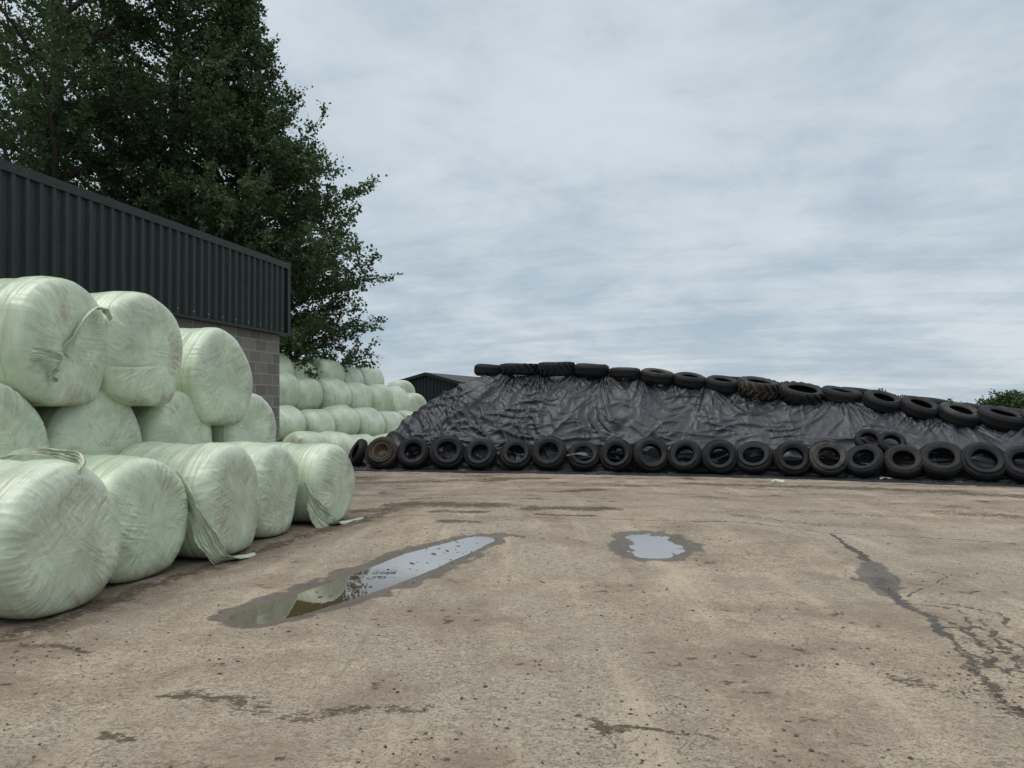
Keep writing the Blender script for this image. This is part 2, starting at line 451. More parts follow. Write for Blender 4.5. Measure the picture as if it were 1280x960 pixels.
def build_ground():
    ys = [1.2]
    while ys[-1] < 20.5:
        y = ys[-1]; ys.append(y + max(.010, min(.06, y * y / 1500)))
    while ys[-1] < 4000: ys.append(ys[-1] * 1.12 + .1)
    ys = np.array([-30, -8, -2, 0, .6] + ys)
    xs = np.arange(-7.0, 12.0, .025)
    l = [-7.0]
    while l[-1] > -3500: l.append(l[-1] - .1 - abs(l[-1] + 6.8) * .25)
    r = [xs[-1] + .025]
    while r[-1] < 3500: r.append(r[-1] + .1 + abs(r[-1] - 11.8) * .25)
    xs = np.concatenate([np.array(l[::-1][:-1]), xs, np.array(r)])
    X, Y = np.meshgrid(xs, ys, indexing='ij')
    near = (Y > .5) & (Y < 22) & (X > -8) & (X < 13)
    Z = macro_z(X, Y)
    x = X[near]; y = Y[near]
    Z[near] += yard_detail(x, y)
    wx = .10 * fbm(x * 2.3, y * 2.3, 31, 4) + .03 * fbm(x * 14, y * 14, 33, 2); wy = .13 * fbm(x * 2.3, y * 2.3, 41, 4) + .03 * fbm(x * 14, y * 14, 43, 2)
    xw = x + wx; yw = y + wy
    mud = np.zeros(x.shape); wet = np.zeros(x.shape); crack = np.zeros(x.shape); dirt = np.zeros(x.shape)
    n = fbm(x * 5, y * 5, 51, 4) * .32 + fbm(x * 1.4, y * 1.4, 57, 2) * .1
    for q, kk in ((q_p1(x, y), 1.0), (q_p2(x, y), 1.0)):
        wet = np.maximum(wet, 1 - sstep(.98, 1.32, q + n * 1.5))
    # damp tail of the long puddle and the damp hollow on the right
    for pts, w in (([ground_pt(590, 684), ground_pt(625, 676), ground_pt(652, 678)], [.2, .12, .05]),
                   ([ground_pt(1088, 704), ground_pt(1098, 722), ground_pt(1112, 742)], [.10, .17, .12]),
                   ([ground_pt(1108, 738), ground_pt(1150, 765), ground_pt(1185, 795)], [.05, .05, .03]),
                   ([ground_pt(1070, 722), ground_pt(1120, 735)], [.05, .12]),
                   ([ground_pt(762, 692), ground_pt(800, 690)], [.05, .12])):
        wet = np.maximum(wet, (1 - sstep(.75, 1.15, seg_dist(xw, yw, pts, w) + n)) * .95)

    def stroke(px, w, arr, s=1.0, soft=(.4, 1.2), warp=1.0, rag=1.0):
        pts = [ground_pt(*p) for p in px]
        if np.isscalar(w): w = [w] * len(pts)
        q = seg_dist(x + wx * warp, y + wy * warp, pts, w) + n * rag
        np.maximum(arr, s * (1 - sstep(soft[0], soft[1], q)), out=arr)
    # joint across the yard and the crack system on the right
    stroke([(440, 648), (560, 651), (700, 655), (840, 659), (960, 662), (1040, 666), (1160, 672), (1300, 681)], .045, crack, .62, (.3, 1.3), .45, .7)
    stroke([(840, 659), (940, 661), (1000, 664)], .035, crack, .7, (.5, 1.5), .4, 1)
    stroke([(1040, 668), (1062, 684), (1082, 700)], [.05, .06, .07], crack, .75, (.3, 1.3), 1.0, 1.3)
    stroke([(1095, 722), (1120, 740), (1150, 765), (1185, 795), (1225, 838), (1262, 872), (1290, 890)], [.08, .06, .04, .045, .045, .045, .045], crack, .62, (.2, 1.9), 1.3, 1.9)
    for br in ([(1140, 756), (1185, 760), (1225, 776), (1262, 800), (1290, 812)], [(1150, 764), (1195, 782), (1240, 806), (1290, 826)],
               [(1175, 786), (1215, 782), (1255, 796)], [(1190, 802), (1235, 828), (1285, 842)], [(1200, 770), (1212, 786), (1232, 806), (1236, 830)],
               [(1160, 752), (1200, 756), (1245, 764), (1265, 785)], [(1215, 834), (1250, 832), (1280, 850)], [(1240, 790), (1262, 812), (1268, 838)]):
        stroke(br, .024, crack, .66, (.2, 1.9), 1.1, 1.6)
    stroke([(1138, 746), (1150, 735), (1182, 722), (1180, 716), (1150, 714)], .014, crack, .7, (.4, 1.4), .6, .6)
    stroke([(1180, 754), (1215, 760), (1245, 772)], .012, crack, .6, (.4, 1.4), .6, .6)
    stroke([(1205, 828), (1250, 868), (1300, 900)], [.03, .07, .10], mud, .7, (.2, 1.5), 1.2, 2.2)
    stroke([(1180, 790), (1260, 815), (1300, 830)], [.10, .25, .3], mud, .30, (.3, 1.3), 1, 2)
    stroke([(440, 640), (495, 637)], .42, mud, .9, (.2, 1.1)); stroke([(500, 632), (548, 634)], .50, mud, 1, (.2, 1.1))
    stroke([(556, 636), (622, 637)], .50, mud, 1, (.2, 1.1)); stroke([(545, 646), (596, 647)], .22, mud, 1, (.2, 1.1))
    stroke([(556, 660), (590, 661)], .22, mud, .8, (.2, 1.1)); stroke([(665, 641), (755, 642)], .36, mud, 1, (.2, 1.1))
    stroke([(672, 650), (738, 652)], .14, mud, 1, (.2, 1.2)); stroke([(920, 650), (1040, 656)], .24, mud, .5, (.2, 1.2))
    stroke([(1000, 640), (1130, 646)], .3, mud, .45, (.2, 1.2)); stroke([(1180, 640), (1300, 648)], .4, mud, .6, (.2, 1.2))
    stroke([(440, 604), (560, 601), (660, 598)], .4, mud, .7, (.2, 1.2)); stroke([(860, 605), (980, 608), (1100, 611), (1300, 622)], .45, mud, .8, (.1, 1.2))
    stroke([(606, 602), (632, 599), (680, 598)], .3, mud, 1, (.2, 1.2))
    stroke([(198, 872), (245, 872), (300, 878)], [.05, .09, .07], mud, 1, (.1, 1.2), 1.3, 2.0)
    stroke([(225, 868), (275, 876), (335, 886)], [.10, .13, .11], mud, .55, (.1, 1.2), 1.3, 2.0)
    stroke([(140, 915), (160, 922)], .06, mud, .9, (.1, 1.2), 1.2, 1.6)
    stroke([(725, 898), (760, 905), (820, 912), (885, 922)], [.02, .035, .03, .025], mud, 1, (.1, 1.3), 1, 1.3); stroke([(745, 910), (780, 912)], .09, mud, .75, (.1, 1.2), 1, 1.6)
    stroke([(350, 900), (430, 890), (530, 886)], [.08, .09, .05], mud, .7, (.1, 1.2), 1.2, 1.6)
    stroke([(30, 805), (70, 808), (105, 818)], .06, mud, .8, (.1, 1.2), 1.2, 1.6); stroke([(930, 865), (955, 862)], .012, mud, .8, (.1, 1.2))
    stroke([(1130, 850), (1180, 870)], .10, mud, .5, (.1, 1.2), 1.2, 1.6)
    for jx in (-.9, 3.6, 8.1):
        pts = [(jx + .03 * (y0 - 9), y0) for y0 in (2.0, 5, 8, 11, 14, 17)]
        q = seg_dist(x + .15 * wx, y, pts, [.012] * 6) + n * .6
        np.maximum(dirt, .55 * (1 - sstep(.3, 2.2, q)), out=dirt)
    # soil trodden along the foot of the bales
    A = [(-3.75, 4.6), (-3.35, 6.0), (-3.2, 7.1), (-2.85, 8.3), (-2.55, 9.5), (-2.1, 10.6), (-1.7, 12.0)]
    q = seg_dist(xw, yw, A, [.5, .45, .5, .55, .55, .6, .5]) + n
    dirt = np.maximum(dirt, .95 * (1 - sstep(.45, 1.25, q)))
    q = seg_dist(xw, yw, A, [.15] * 7) + n * 2
    mud = np.maximum(mud, .7 * (1 - sstep(.4, 1.3, q)))
    # dirtier strip near the heap: streaks across the view
    far = sstep(9.8, 14, y)
    st = fbm(xw * .45 + 3, yw * 1.25 + .15 * x, 61, 5); st2 = fbm(xw * 1.1, yw * 2.6, 67, 5)
    mud = np.maximum(mud, far * (.95 * sstep(.10, .40, st) * sstep(-.2, .25, st2) + .85 * sstep(.18, .46, st2)))
    dirt = np.maximum(dirt, far * .85 * sstep(-.3, .2, st))
    loose = fbm(x * 1.1, y * 1.1, 71, 5); spk = fbm(x * 7, y * 7, 73, 3)
    mud = np.maximum(mud, .85 * sstep(.02, .30, loose) * sstep(.22, .48, spk))
    dirt = np.maximum(dirt, .62 * sstep(-.08, .32, loose))
    A = dict(mud=mud, wet=wet, crack=crack, dirt=dirt)
    Z[near] -= .010 * crack
    V = np.stack([X, Y, Z], -1)
    me = np_mesh('ground', V, grid_faces(len(xs), len(ys)))
    for k, a in A.items():
        full = np.zeros(X.shape, dtype=np.float32); full[near] = a
        at = me.attributes.new(k, 'FLOAT', 'POINT'); at.data.foreach_set('value', full.ravel())
    f = np.clip(sstep(34, 40, Y) + sstep(-24, -30, X) + sstep(40, 46, X), 0, 1).astype(np.float32)
    me.attributes.new('field', 'FLOAT', 'POINT').data.foreach_set('value', f.ravel())
    g = link('ground', me, M_GROUND); tag(g, kind='structure')


def puddle_water(name, qf, x0, x1, y0, y1, level, lim):
    xs = np.arange(x0, x1, .03); ys = np.arange(y0, y1, .03)
    X, Y = np.meshgrid(xs, ys, indexing='ij'); q = qf(X, Y)
    F = grid_faces(len(xs), len(ys)); keep = (q.ravel()[F] < lim).all(1)
    F = F[keep]; used = np.unique(F); mp = np.full(X.size, -1); mp[used] = np.arange(len(used))
    V = np.stack([X.ravel(), Y.ravel(), level + yard_rise(X, Y).ravel()], -1)[used]
    tag(link(name, np_mesh(name, V, mp[F]), M_WATER), kind='structure')


build_ground()
puddle_water('puddle_water', q_p1, -2.6, .5, 5.0, 10.2, -.0100, .97)
puddle_water('puddle_water', q_p2, 1.0, 2.3, 7.3, 9.9, -.0118, .90)


def crumbs():
    """loose soil crumbs and bits of straw lying about the yard: uncountable litter"""
    V = []; F = []; base = np.array([(1, 0, 0), (-1, 0, 0), (0, 1, 0), (0, -1, 0), (0, 0, 1), (0, 0, -1)], float)
    tri = [(0, 2, 4), (2, 1, 4), (1, 3, 4), (3, 0, 4), (2, 0, 5), (1, 2, 5), (3, 1, 5), (0, 3, 5)]
    n = 0
    cl = [ground_pt(*p) for p in ((250, 874), (215, 870), (290, 880), (160, 920), (1240, 870), (1180, 868), (60, 810), (560, 690), (540, 698), (470, 722), (510, 705), (600, 679), (650, 700), (340, 640), (310, 690), (360, 668), (775, 910), (1010, 850))]
    for i in range(5200):
        if i < 1500:
            c = cl[int(rng.integers(len(cl)))]; x = c[0] + rng.normal() * .22; y = c[1] + rng.normal() * .25
        else:
            y = 3.2 + 13 * rng.random() ** 1.6; x = -3.2 + rng.random() * 13 if y > 8 else (rng.random() - .5) * 2 * y * .72
        s = .0025 + .0075 * rng.random() ** 4
        if fbm(np.array([x * .6]), np.array([y * .6]), 5, 2)[0] < -.15: continue
        z = float(yard_detail(np.array([x]), np.array([y]))[0])
        P = base * (s * (1 + .6 * (rng.random((6, 1)) - .5))) * np.array([1 + rng.random(), 1 + rng.random(), .7])
        a = rng.random() * 6.3; ca, sa = math.cos(a), math.sin(a)
        P = np.stack([P[:, 0] * ca - P[:, 1] * sa + x, P[:, 0] * sa + P[:, 1] * ca + y, P[:, 2] + z + s * .35], -1)
        V.append(P); F += [(n + a_, n + b_, n + c_) for a_, b_, c_ in tri]; n += 6
    for i in range(62):
        k = int(rng.integers(2, 5)); t = rng.random(); a_, b_ = PUD1[k], PUD1[k + 1]
        x = a_[0] + (b_[0] - a_[0]) * t + rng.normal() * .11; y = a_[1] + (b_[1] - a_[1]) * t + rng.normal() * .12
        s = .005 + .013 * rng.random() ** 3
        P = base * (s * (1 + .6 * (rng.random((6, 1)) - .5))) * np.array([1.2 + rng.random(), 1 + rng.random(), .45]) + np.array([x, y, -.0095 + float(yard_rise(np.array(x), np.array(y)))])
        V.append(P); F += [(n + a1_, n + b1_, n + c1_) for a1_, b1_, c1_ in tri]; n += 6
    o = link('soil_crumbs', np_mesh('soil_crumbs', np.concatenate(V), F, False), M_CRUMB); tag(o, kind='stuff')
    V = []; F = []; n = 0
    for i in range(300):
        y = 3.3 + 9 * rng.random() ** 1.7; x = (rng.random() - .5) * 2 * y * .7
        if x < -3.1: continue
        L = .03 + .10 * rng.random(); w = .0007 + .0007 * rng.random(); a = rng.random() * 3.14; ca, sa = math.cos(a), math.sin(a)
        z = float(yard_detail(np.array([x]), np.array([y]))[0]) + .003
        for t in (-1, 0, 1):
            bx, by = x + ca * L * t / 2 - sa * .008 * abs(t), y + sa * L * t / 2 + ca * .008 * abs(t)
            V += [(bx - sa * w, by + ca * w, z), (bx + sa * w, by - ca * w, z), (bx, by, z + .003)]
        for k in (0, 3):
            for a_, b_ in ((0, 1), (1, 2), (2, 0)): F.append((n + k + a_, n + k + b_, n + k + 3 + b_, n + k + 3 + a_))
        n += 9
    o = link('straw_litter', np_mesh('straw_litter', V, F, False), M_STRAW); tag(o, kind='stuff')


crumbs()


# ------------------------------------------------------------------ bales
def bale_arrays(R, L, H, seed, nphi, nprof, p=8.5, pleat=1.0, crease=None):
    """wrapped round bale: axis along x, front end at +x, standing on z = 0; H = height after slumping"""
    t = np.linspace(0, PI, 1500)
    c, s = np.cos(t), np.sin(t)
    px = L / 2 * np.sign(c) * np.abs(c) ** (2 / p); pr = R * np.abs(s) ** (2 / p)
    arc = np.concatenate([[0], np.cumsum(np.hypot(np.diff(px), np.diff(pr)))])
    a = np.linspace(0, arc[-1], nprof)
    px = np.interp(a, arc, px); pr = np.interp(a, arc, pr); pr[0] = pr[-1] = .0006
    phi = np.arange(nphi) / nphi
    PX, PH = np.meshgrid(px, phi, indexing='ij'); PR, _ = np.meshgrid(pr, phi, indexing='ij')
    nx = np.sign(PX) * (np.abs(PX) / (L / 2)) ** (p - 1) / (L / 2); nr = (PR / R) ** (p - 1) / R
    nl = np.hypot(nx, nr) + 1e-9; nx /= nl; nr /= nl
    rr = PR / R; sd = seed * 13
    endw = sstep(.45, .92, np.abs(nx))
    side = (PX > 0) * 1.0
    sx = np.where(PX > 0, 0, 91)
    # film pulled over the ends: loose pleats that run in from the shoulder, and straight chords where the film crosses
    fade = np.where(np.abs(PX) < L / 2 * .98, np.exp(-((L / 2 - np.abs(PX)) / .17) ** 2), 1)
    w1 = .9 * perlin(PH * 5, rr * 2.2 + sx, sd + 1, 5)
    pl = ridge(perlin(PH * 22 + w1, rr * 1.6 + sx, sd + 2, 22), 1.6) * .0060 + ridge(perlin(PH * 64 + w1 * 3, rr * 2.6 + sx, sd + 3, 64), 1.4) * .0042
    amp = sstep(.22, .85, rr) * (.25 + 1.1 * sstep(-.3, .4, perlin(PH * 5, rr * 1.6 + sx, sd + 4, 5)))
    disp = pl * amp * fade * pleat
    ey = PR * np.cos(PH * 2 * PI) + sx; ez = PR * np.sin(PH * 2 * PI)
    for q in range(4):
        an = seed * 1.9 + q * .83 + .25 * math.sin(q * 3 + seed); cu = ey * math.cos(an) + ez * math.sin(an); cv = -ey * math.sin(an) + ez * math.cos(an)
        msk = sstep(-.05, .35, perlin(ey * 1.7 + q * 5, ez * 1.7, sd + 30 + q))
        disp += endw * msk * sstep(.98, .75, rr) * (.0030 * ridge(perlin(cu * 13 + .4 * perlin(cv * 3, cu * 3, sd + 40 + q), cv * 1.2, sd + 50 + q), 1.8) + .0038 * ridge(perlin(cu * 30 + .3 * perlin(cv * 4, cu * 2, sd + 70 + q), cv * 1.6, sd + 60 + q), 1.5))
    # film bands round the barrel
    bw = 1 - endw
    ang = PH * 1.0
    disp += bw * (.006 * perlin(PX * 7 + .6 * perlin(PH * 3, PX * 2, sd + 5, 3), PH * 4, sd + 6) + .0035 * ridge(perlin(PX * 17 + .5 * np.sin(PH * 2 * PI), PH * 3, sd + 7), 2))
    disp += bw * .006 * ridge(perlin(PH * 18, PX * 3, sd + 8, 18), 2) * sstep(.1, .5, perlin(PH * 4, PX * 2, sd + 9, 4))
    # lumps of the crop inside
    cen = sstep(.05, .6, rr)
    disp += cen * (.020 * perlin(PH * 5, PX * 1.8 + rr * 1.4, sd + 10, 5) + .007 * perlin(PH * 11, PX * 4 + rr * 3, sd + 11, 11))
    disp += endw * (.016 * perlin(PR * np.cos(PH * 2 * PI) * 2.2 + sx, PR * np.sin(PH * 2 * PI) * 2.2, sd + 12))
    bulge = endw * .012 * (1 - rr ** 2)
    X = PX + nx * disp + np.sign(PX) * bulge * .6
    Rr = np.clip(PR + nr * disp, .002, None) * (1 + .016 * np.cos(4 * 2 * PI * PH + seed) + .012 * np.cos(3 * 2 * PI * PH + 2 * seed))
    Yy = -Rr * np.sin(PH * 2 * PI); Zz = Rr * np.cos(PH * 2 * PI)     # phi 0 at the top
    if crease:
        zc, dep = crease
        X = X - (side * endw) * dep * np.exp(-((Zz - zc - .03 * np.sin(Yy * 3)) / .010) ** 2) * sstep(.12, -.1, Yy)
    # slump: flat foot
    fl = R * .86; k = .16 * R
    low = Zz < -fl + k
    Zz = np.where(low, -fl + k - (1 - np.exp(-np.clip((-fl + k - Zz) / (k), 0, 9))) * k * .98, Zz)
    Zz = (Zz + fl) * (H / (R + fl))
    lo = Zz.min(); Zz = Zz - lo
    V = np.stack([X, Yy, Zz], -1)
    foot = (1 - sstep(.0, .2, Zz))
    return V, dict(phi=PH, rad=rr, endw=endw, seed=np.full(PH.shape, (seed * .618) % 1), foot=foot)


def bale_meshes(R, L, H, seed, nphi, nprof, mat, **kw):
    """-> side mesh, front end mesh, back end mesh; one continuous film, so normals are shared across the seam"""
    V, att = bale_arrays(R, L, H, seed, nphi, nprof, **kw)
    F = grid_faces(nprof, nphi, False, True)[:, ::-1]
    Vf = V.reshape(-1, 3)
    full = np_mesh('tmp', Vf, F)
    nrm = np.zeros((len(Vf), 3), dtype=np.float32); full.vertices.foreach_get('normal', nrm.ravel()) if False else None
    buf = np.zeros(len(Vf) * 3, dtype=np.float32); full.vertices.foreach_get('normal', buf); nrm = buf.reshape(-1, 3)
    bpy.data.meshes.remove(full)
    row = F.min(1) // nphi
    endprof = att['endw'][:, 0] > .5
    half = nprof // 2
    isend = endprof[np.clip(row, 0, nprof - 1)]
    out = []
    for nm, sel in (('side_wrap', ~isend), ('end_wrap', isend & (row < half)), ('end_wrap', isend & (row >= half))):
        f = F[sel]; used = np.unique(f); mp = np.full(len(Vf), -1); mp[used] = np.arange(len(used))
        me = np_mesh(nm, Vf[used], mp[f])
        for k, a in att.items():
            me.attributes.new(k, 'FLOAT', 'POINT').data.foreach_set('value', np.ascontiguousarray(a.ravel()[used], dtype=np.float32))
        me.normals_split_custom_set_from_vertices(nrm[used].tolist())
        me.materials.append(mat); out.append((nm, me))
    return out


def ribbon(name, pts, widths, wdir, parent, mat, seed, nl=70, nw=22, fold=.018, thick=.0025, twist=None):
    """a torn, pleated strip of film along a path"""
    pts = np.array(pts, float); seg = np.concatenate([[0], np.cumsum(np.linalg.norm(np.diff(pts, axis=0), axis=1))])
    s = np.linspace(0, seg[-1], nl)
    # smooth path
    def sm(vals):
        v = np.interp(s, seg, vals)
        k = np.ones(9) / 9; pad = np.pad(v, 4, mode='edge'); return np.convolve(pad, k, 'valid')
    P = np.stack([sm(pts[:, k]) for k in range(3)], -1)
    W = sm(np.array(widths, float)); wd = np.array(wdir, float)
    wd = np.stack([sm(wd[:, k]) for k in range(3)], -1) if wd.ndim == 2 else np.tile(wd, (nl, 1))
    T = np.gradient(P, axis=0); T /= np.linalg.norm(T, axis=1)[:, None] + 1e-9
    wd = wd - (wd * T).sum(1)[:, None] * T; wd /= np.linalg.norm(wd, axis=1)[:, None] + 1e-9
    nn = np.cross(T, wd)
    if twist is not None:
        a = np.interp(s / s[-1], [0, 1], twist)[:, None]; wd, nn = wd * np.cos(a) + nn * np.sin(a), nn * np.cos(a) - wd * np.sin(a)
    u = np.linspace(-.5, .5, nw)
    S, U = np.meshgrid(s, u, indexing='ij')
    h = fold * (ridge(perlin(U * 8 + .8 * perlin(S * 3, U * 2, seed), S * 1.8, seed + 1), 1.3) + .4 * perlin(U * 15, S * 4, seed + 2))
    edge = 1 + .22 * perlin(S * 6, np.sign(U) * 3 + .2, seed + 3) + .10 * perlin(S * 31, np.sign(U) * 3 + .7, seed + 4)
    V = P[:, None, :] + wd[:, None, :] * (U * W[:, None] * edge)[..., None] + nn[:, None, :] * h[..., None]
    me = np_mesh(name, V.reshape(-1, 3), grid_faces(nl, nw))
    for k, v in (('phi', U * .3), ('rad', S), ('endw', U * 0 + 1), ('seed', U * 0 + seed * .1), ('foot', U * 0)):
        me.attributes.new(k, 'FLOAT', 'POINT').data.foreach_set('value', np.ascontiguousarray(v.ravel(), dtype=np.float32))
    o = link(name, me, mat, parent)
    m = o.modifiers.new('thick', 'SOLIDIFY'); m.thickness = thick
    return o


HEAD = math.radians(12.6)                       # the stack runs away from the camera at this heading
def bale(label, d, x, z, R, L, H, seed, yaw=0.0, roll=0.0, group=None, **kw):
    """(x, d): centre of the front end at ground level of the bale"""
    ang = -HEAD + math.radians(yaw)             # direction the front end looks in
    ax = Vector((math.cos(ang), math.sin(ang), 0))
    c = Vector((x, d, z)) - ax * (L / 2)
    t = thing('wrapped_bale', label, 'silage bale', c, (0, 0, ang), group)
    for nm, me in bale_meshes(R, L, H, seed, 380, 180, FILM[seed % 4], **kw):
        o = link(nm, me, None, t)
        if roll: o.rotation_euler = (math.radians(roll), 0, 0)
    return t


GF = 'bales standing in the front row on the yard'; GM = 'bales in the middle tier against the building'; GT = 'bales in the top tier against the building'
a1 = bale('big pale green wrapped bale nearest the camera, front row, braided film over its shoulder', 6.0, -3.43, 0, .625, 1.30, 1.19, 1, 0, group=GF)
a2 = bale('pale green wrapped bale second from the camera in the front row, smooth rounded end', 7.15, -3.36, 0, .60, 1.28, 1.16, 2, -3, group=GF)
a3 = bale('pale green wrapped bale with a torn flap hanging to the ground, middle of front row', 8.30, -2.97, 0, .61, 1.28, 1.22, 3, 2, group=GF)
a4 = bale('pale green wrapped bale fourth in the front row, between the two torn ones', 9.50, -2.86, 0, .60, 1.25, 1.17, 4, 3, group=GF)
a5 = bale('last bale at the far end of the front row, torn film trailing on ground', 10.6, -2.40, 0, .56, 1.2, 1.10, 5, -4, group=GF)
PL = .54
bale('pale green bale cut by the left photo edge, middle tier under the top bales', 6.75, -4.50, PL, .66, 1.25, 1.30, 6, 2, group=GM)
bale('middle tier bale with a vertical pleated band down its end, below topmost bales', 8.15, -4.31, PL, .66, 1.25, 1.30, 7, -2, group=GM)
bale('middle tier bale resting between the pleated one and the far one', 9.5, -4.02, PL, .66, 1.25, 1.28, 8, 3, group=GM)
bale('farthest bale of the middle tier, right beside the bare block wall', 10.9, -3.62, PL + .03, .63, 1.22, 1.24, 9, -2, group=GM)
t1 = bale('top tier bale nearest the camera with twisted film tail on its end', 7.55, -4.32, 1.60, .65, 1.30, 1.30, 10, 4, group=GT)
t2 = bale('tall top tier bale with brown stains and a crease across its end', 8.62, -4.03, 1.60, .65, 1.28, 1.31, 11, 0, group=GT, crease=(-.12, .014))
t3 = bale('farthest top tier bale, leaning lower beside the building corner', 10.15, -3.76, 1.34, .65, 1.25, 1.30, 12, -3, group=GT)
# torn film
F0 = FILM[3]
ribbon('film_braid', [(-.42, .30, 1.13), (-.1, .26, 1.215), (.2, .25, 1.222), (.40, .24, 1.20), (.60, .18, 1.17), (.665, .06, 1.06)], [.05, .06, .07, .08, .12, .10], (0, 1, .1), a1, F0, 21, fold=.03, twist=(0, 2.0))
ribbon('torn_flap', [(.30, -.585, .95), (.46, -.625, .74), (.58, -.625, .50), (.655, -.57, .26), (.70, -.47, .07), (.76, -.30, .025), (.80, -.10, .02), (.82, .06, .016)], [.08, .17, .22, .22, .18, .13, .09, .05], [(.8, -.35, .15), (.8, -.35, .2), (.75, -.4, .25), (.7, .35, .3), (.5, .75, .1), (.9, .5, 0), (1, .3, 0), (1, .2, 0)], a3, F0, 24, 120, 40, fold=.020)
ribbon('torn_flap', [(.40, -.53, .60), (.52, -.56, .40), (.60, -.52, .18), (.66, -.38, .035), (.70, -.15, .02), (.74, .15, .016), (.76, .42, .014)], [.06, .16, .26, .26, .16, .10, .05], [(.7, -.4, .1), (.7, -.3, .2), (.6, .6, .2), (.2, .9, .1), (.9, .2, 0), (1, 0, 0), (1, 0, 0)], a5, F0, 27, 110, 36, fold=.020)
ribbon('film_tail', [(.675, -.12, .50), (.70, -.04, .66), (.725, .06, .86), (.75, .20, .985), (.76, .36, .99), (.75, .45, .90)], [.12, .11, .08, .07, .09, .06], (.2, .8, -.3), t1, F0, 31, 110, 30, fold=.022, twist=(0, 2.6))
ribbon('film_tail', [(.62, -.52, .50), (.70, -.46, .50), (.76, -.32, .46), (.72, -.30, .36), (.70, -.36, .27), (.71, -.28, .25)], [.15, .12, .09, .07, .05, .03], (.1, .3, .9), t1, F0, 33, 110, 30, fold=.022)

# low concrete plinth behind the front row that carries the two upper tiers
pb = MB(); cw = Vector((math.sin(HEAD), math.cos(HEAD), 0)); rt = Vector((math.cos(HEAD), -math.sin(HEAD), 0))
Mp = Matrix((( cw.x, -rt.x, 0, -4.58), (cw.y, -rt.y, 0, 7.0), (0, 0, 1, 0), (0, 0, 0, 1)))
pb.box(-6, 5.0, .02, 1.9, -.1, PL + .006, Mp); tag(pb.build('concrete_base', M_CONC), kind='structure')


# ------------------------------------------------------------------ far bale stack
def far_stack():
    head = math.radians(27); dirv = np.array([math.sin(head), math.cos(head)]); back = np.array([-math.cos(head), math.sin(head)])
    protos = []
    for k in range(6):
        protos.append([(nm, me) for nm, me in bale_meshes(.565, 1.27, 1.10 + .03 * (k % 3), 40 + k, 96, 56, FILM[k % 4], p=4.0 + .3 * (k % 3), pleat=1.5)])
    rows = [  # tier name, start (x, d), z of the first bale's foot, count, place words
        ('bottom', (-6.02, 22.2), -.28, 6), ('third', (-6.75, 22.9), .56, 7), ('second', (-7.30, 23.6), 1.44, 6), ('top', (-7.75, 24.6), 2.20, 5)]
    order = ['first', 'second', 'third', 'fourth', 'fifth', 'sixth', 'seventh', 'eighth', 'ninth']
    for ri, (nm, (x0, d0), z0, n) in enumerate(rows):
        for i in range(n):
            s = i * 1.245
            p = np.array([x0, d0]) + dirv * s + back * float(rng.normal() * .05)
            z = z0 - .052 * s + float(rng.normal() * .03)
            ang = math.atan2(-dirv[1], -dirv[0]) + float(rng.normal() * .05)        # front end looks back along the row
            t = thing('wrapped_bale', 'pale green bale in the %s row of the far stack, %s from the block wall' % (nm, order[i]), 'silage bale',
                      (p[0], p[1], z), (float(rng.normal() * .06), float(rng.normal() * .07), ang), 'bales in the far stack beyond the building')
            sc = 1 + float(rng.normal() * .04); t.scale = (1 + float(rng.normal() * .03), sc, sc)
            for cn, me in protos[(i * 2 + ri * 3 + int(rng.integers(3))) % 6]:
                if cn == 'end_wrap' and me.vertices[0].co.x < 0: pass
                link(cn, me, None, t)
    # two stray bales at the far end
    for (px, py, d, lb) in ((500, 475, 33.0, 'rounded bale end standing highest at the far right of the distant stack'),
                            (514, 491, 32.0, 'pale bale at far right of the distant stack, above the black sheet')):
        x = (px - CX) / FOC * d; z = EYE + (HY - py) / FOC * d - 1.12
        t = thing('wrapped_bale', lb, 'silage bale', (x, d, z), (0, 0, math.radians(-60)), 'bales in the far stack beyond the building')
        for cn, me in protos[1]: link(cn, me, None, t)
        # carried by more bales below it
        zz = z - 1.06; k = 0
        while zz > -1.6 and k < 3:
            lower = thing('wrapped_bale', '%s hidden bale directly under the bale at the far right end (%s)' % (('upper', 'middle', 'lowest')[k], 'near the shed' if px < 510 else 'near the sheet'), 'silage bale', (x, d, zz), (0, 0, math.radians(-60)), 'bales in the far stack beyond the building')
            for cn, me in protos[2]: link(cn, me, None, lower)
            zz -= 1.06; k += 1


far_stack()


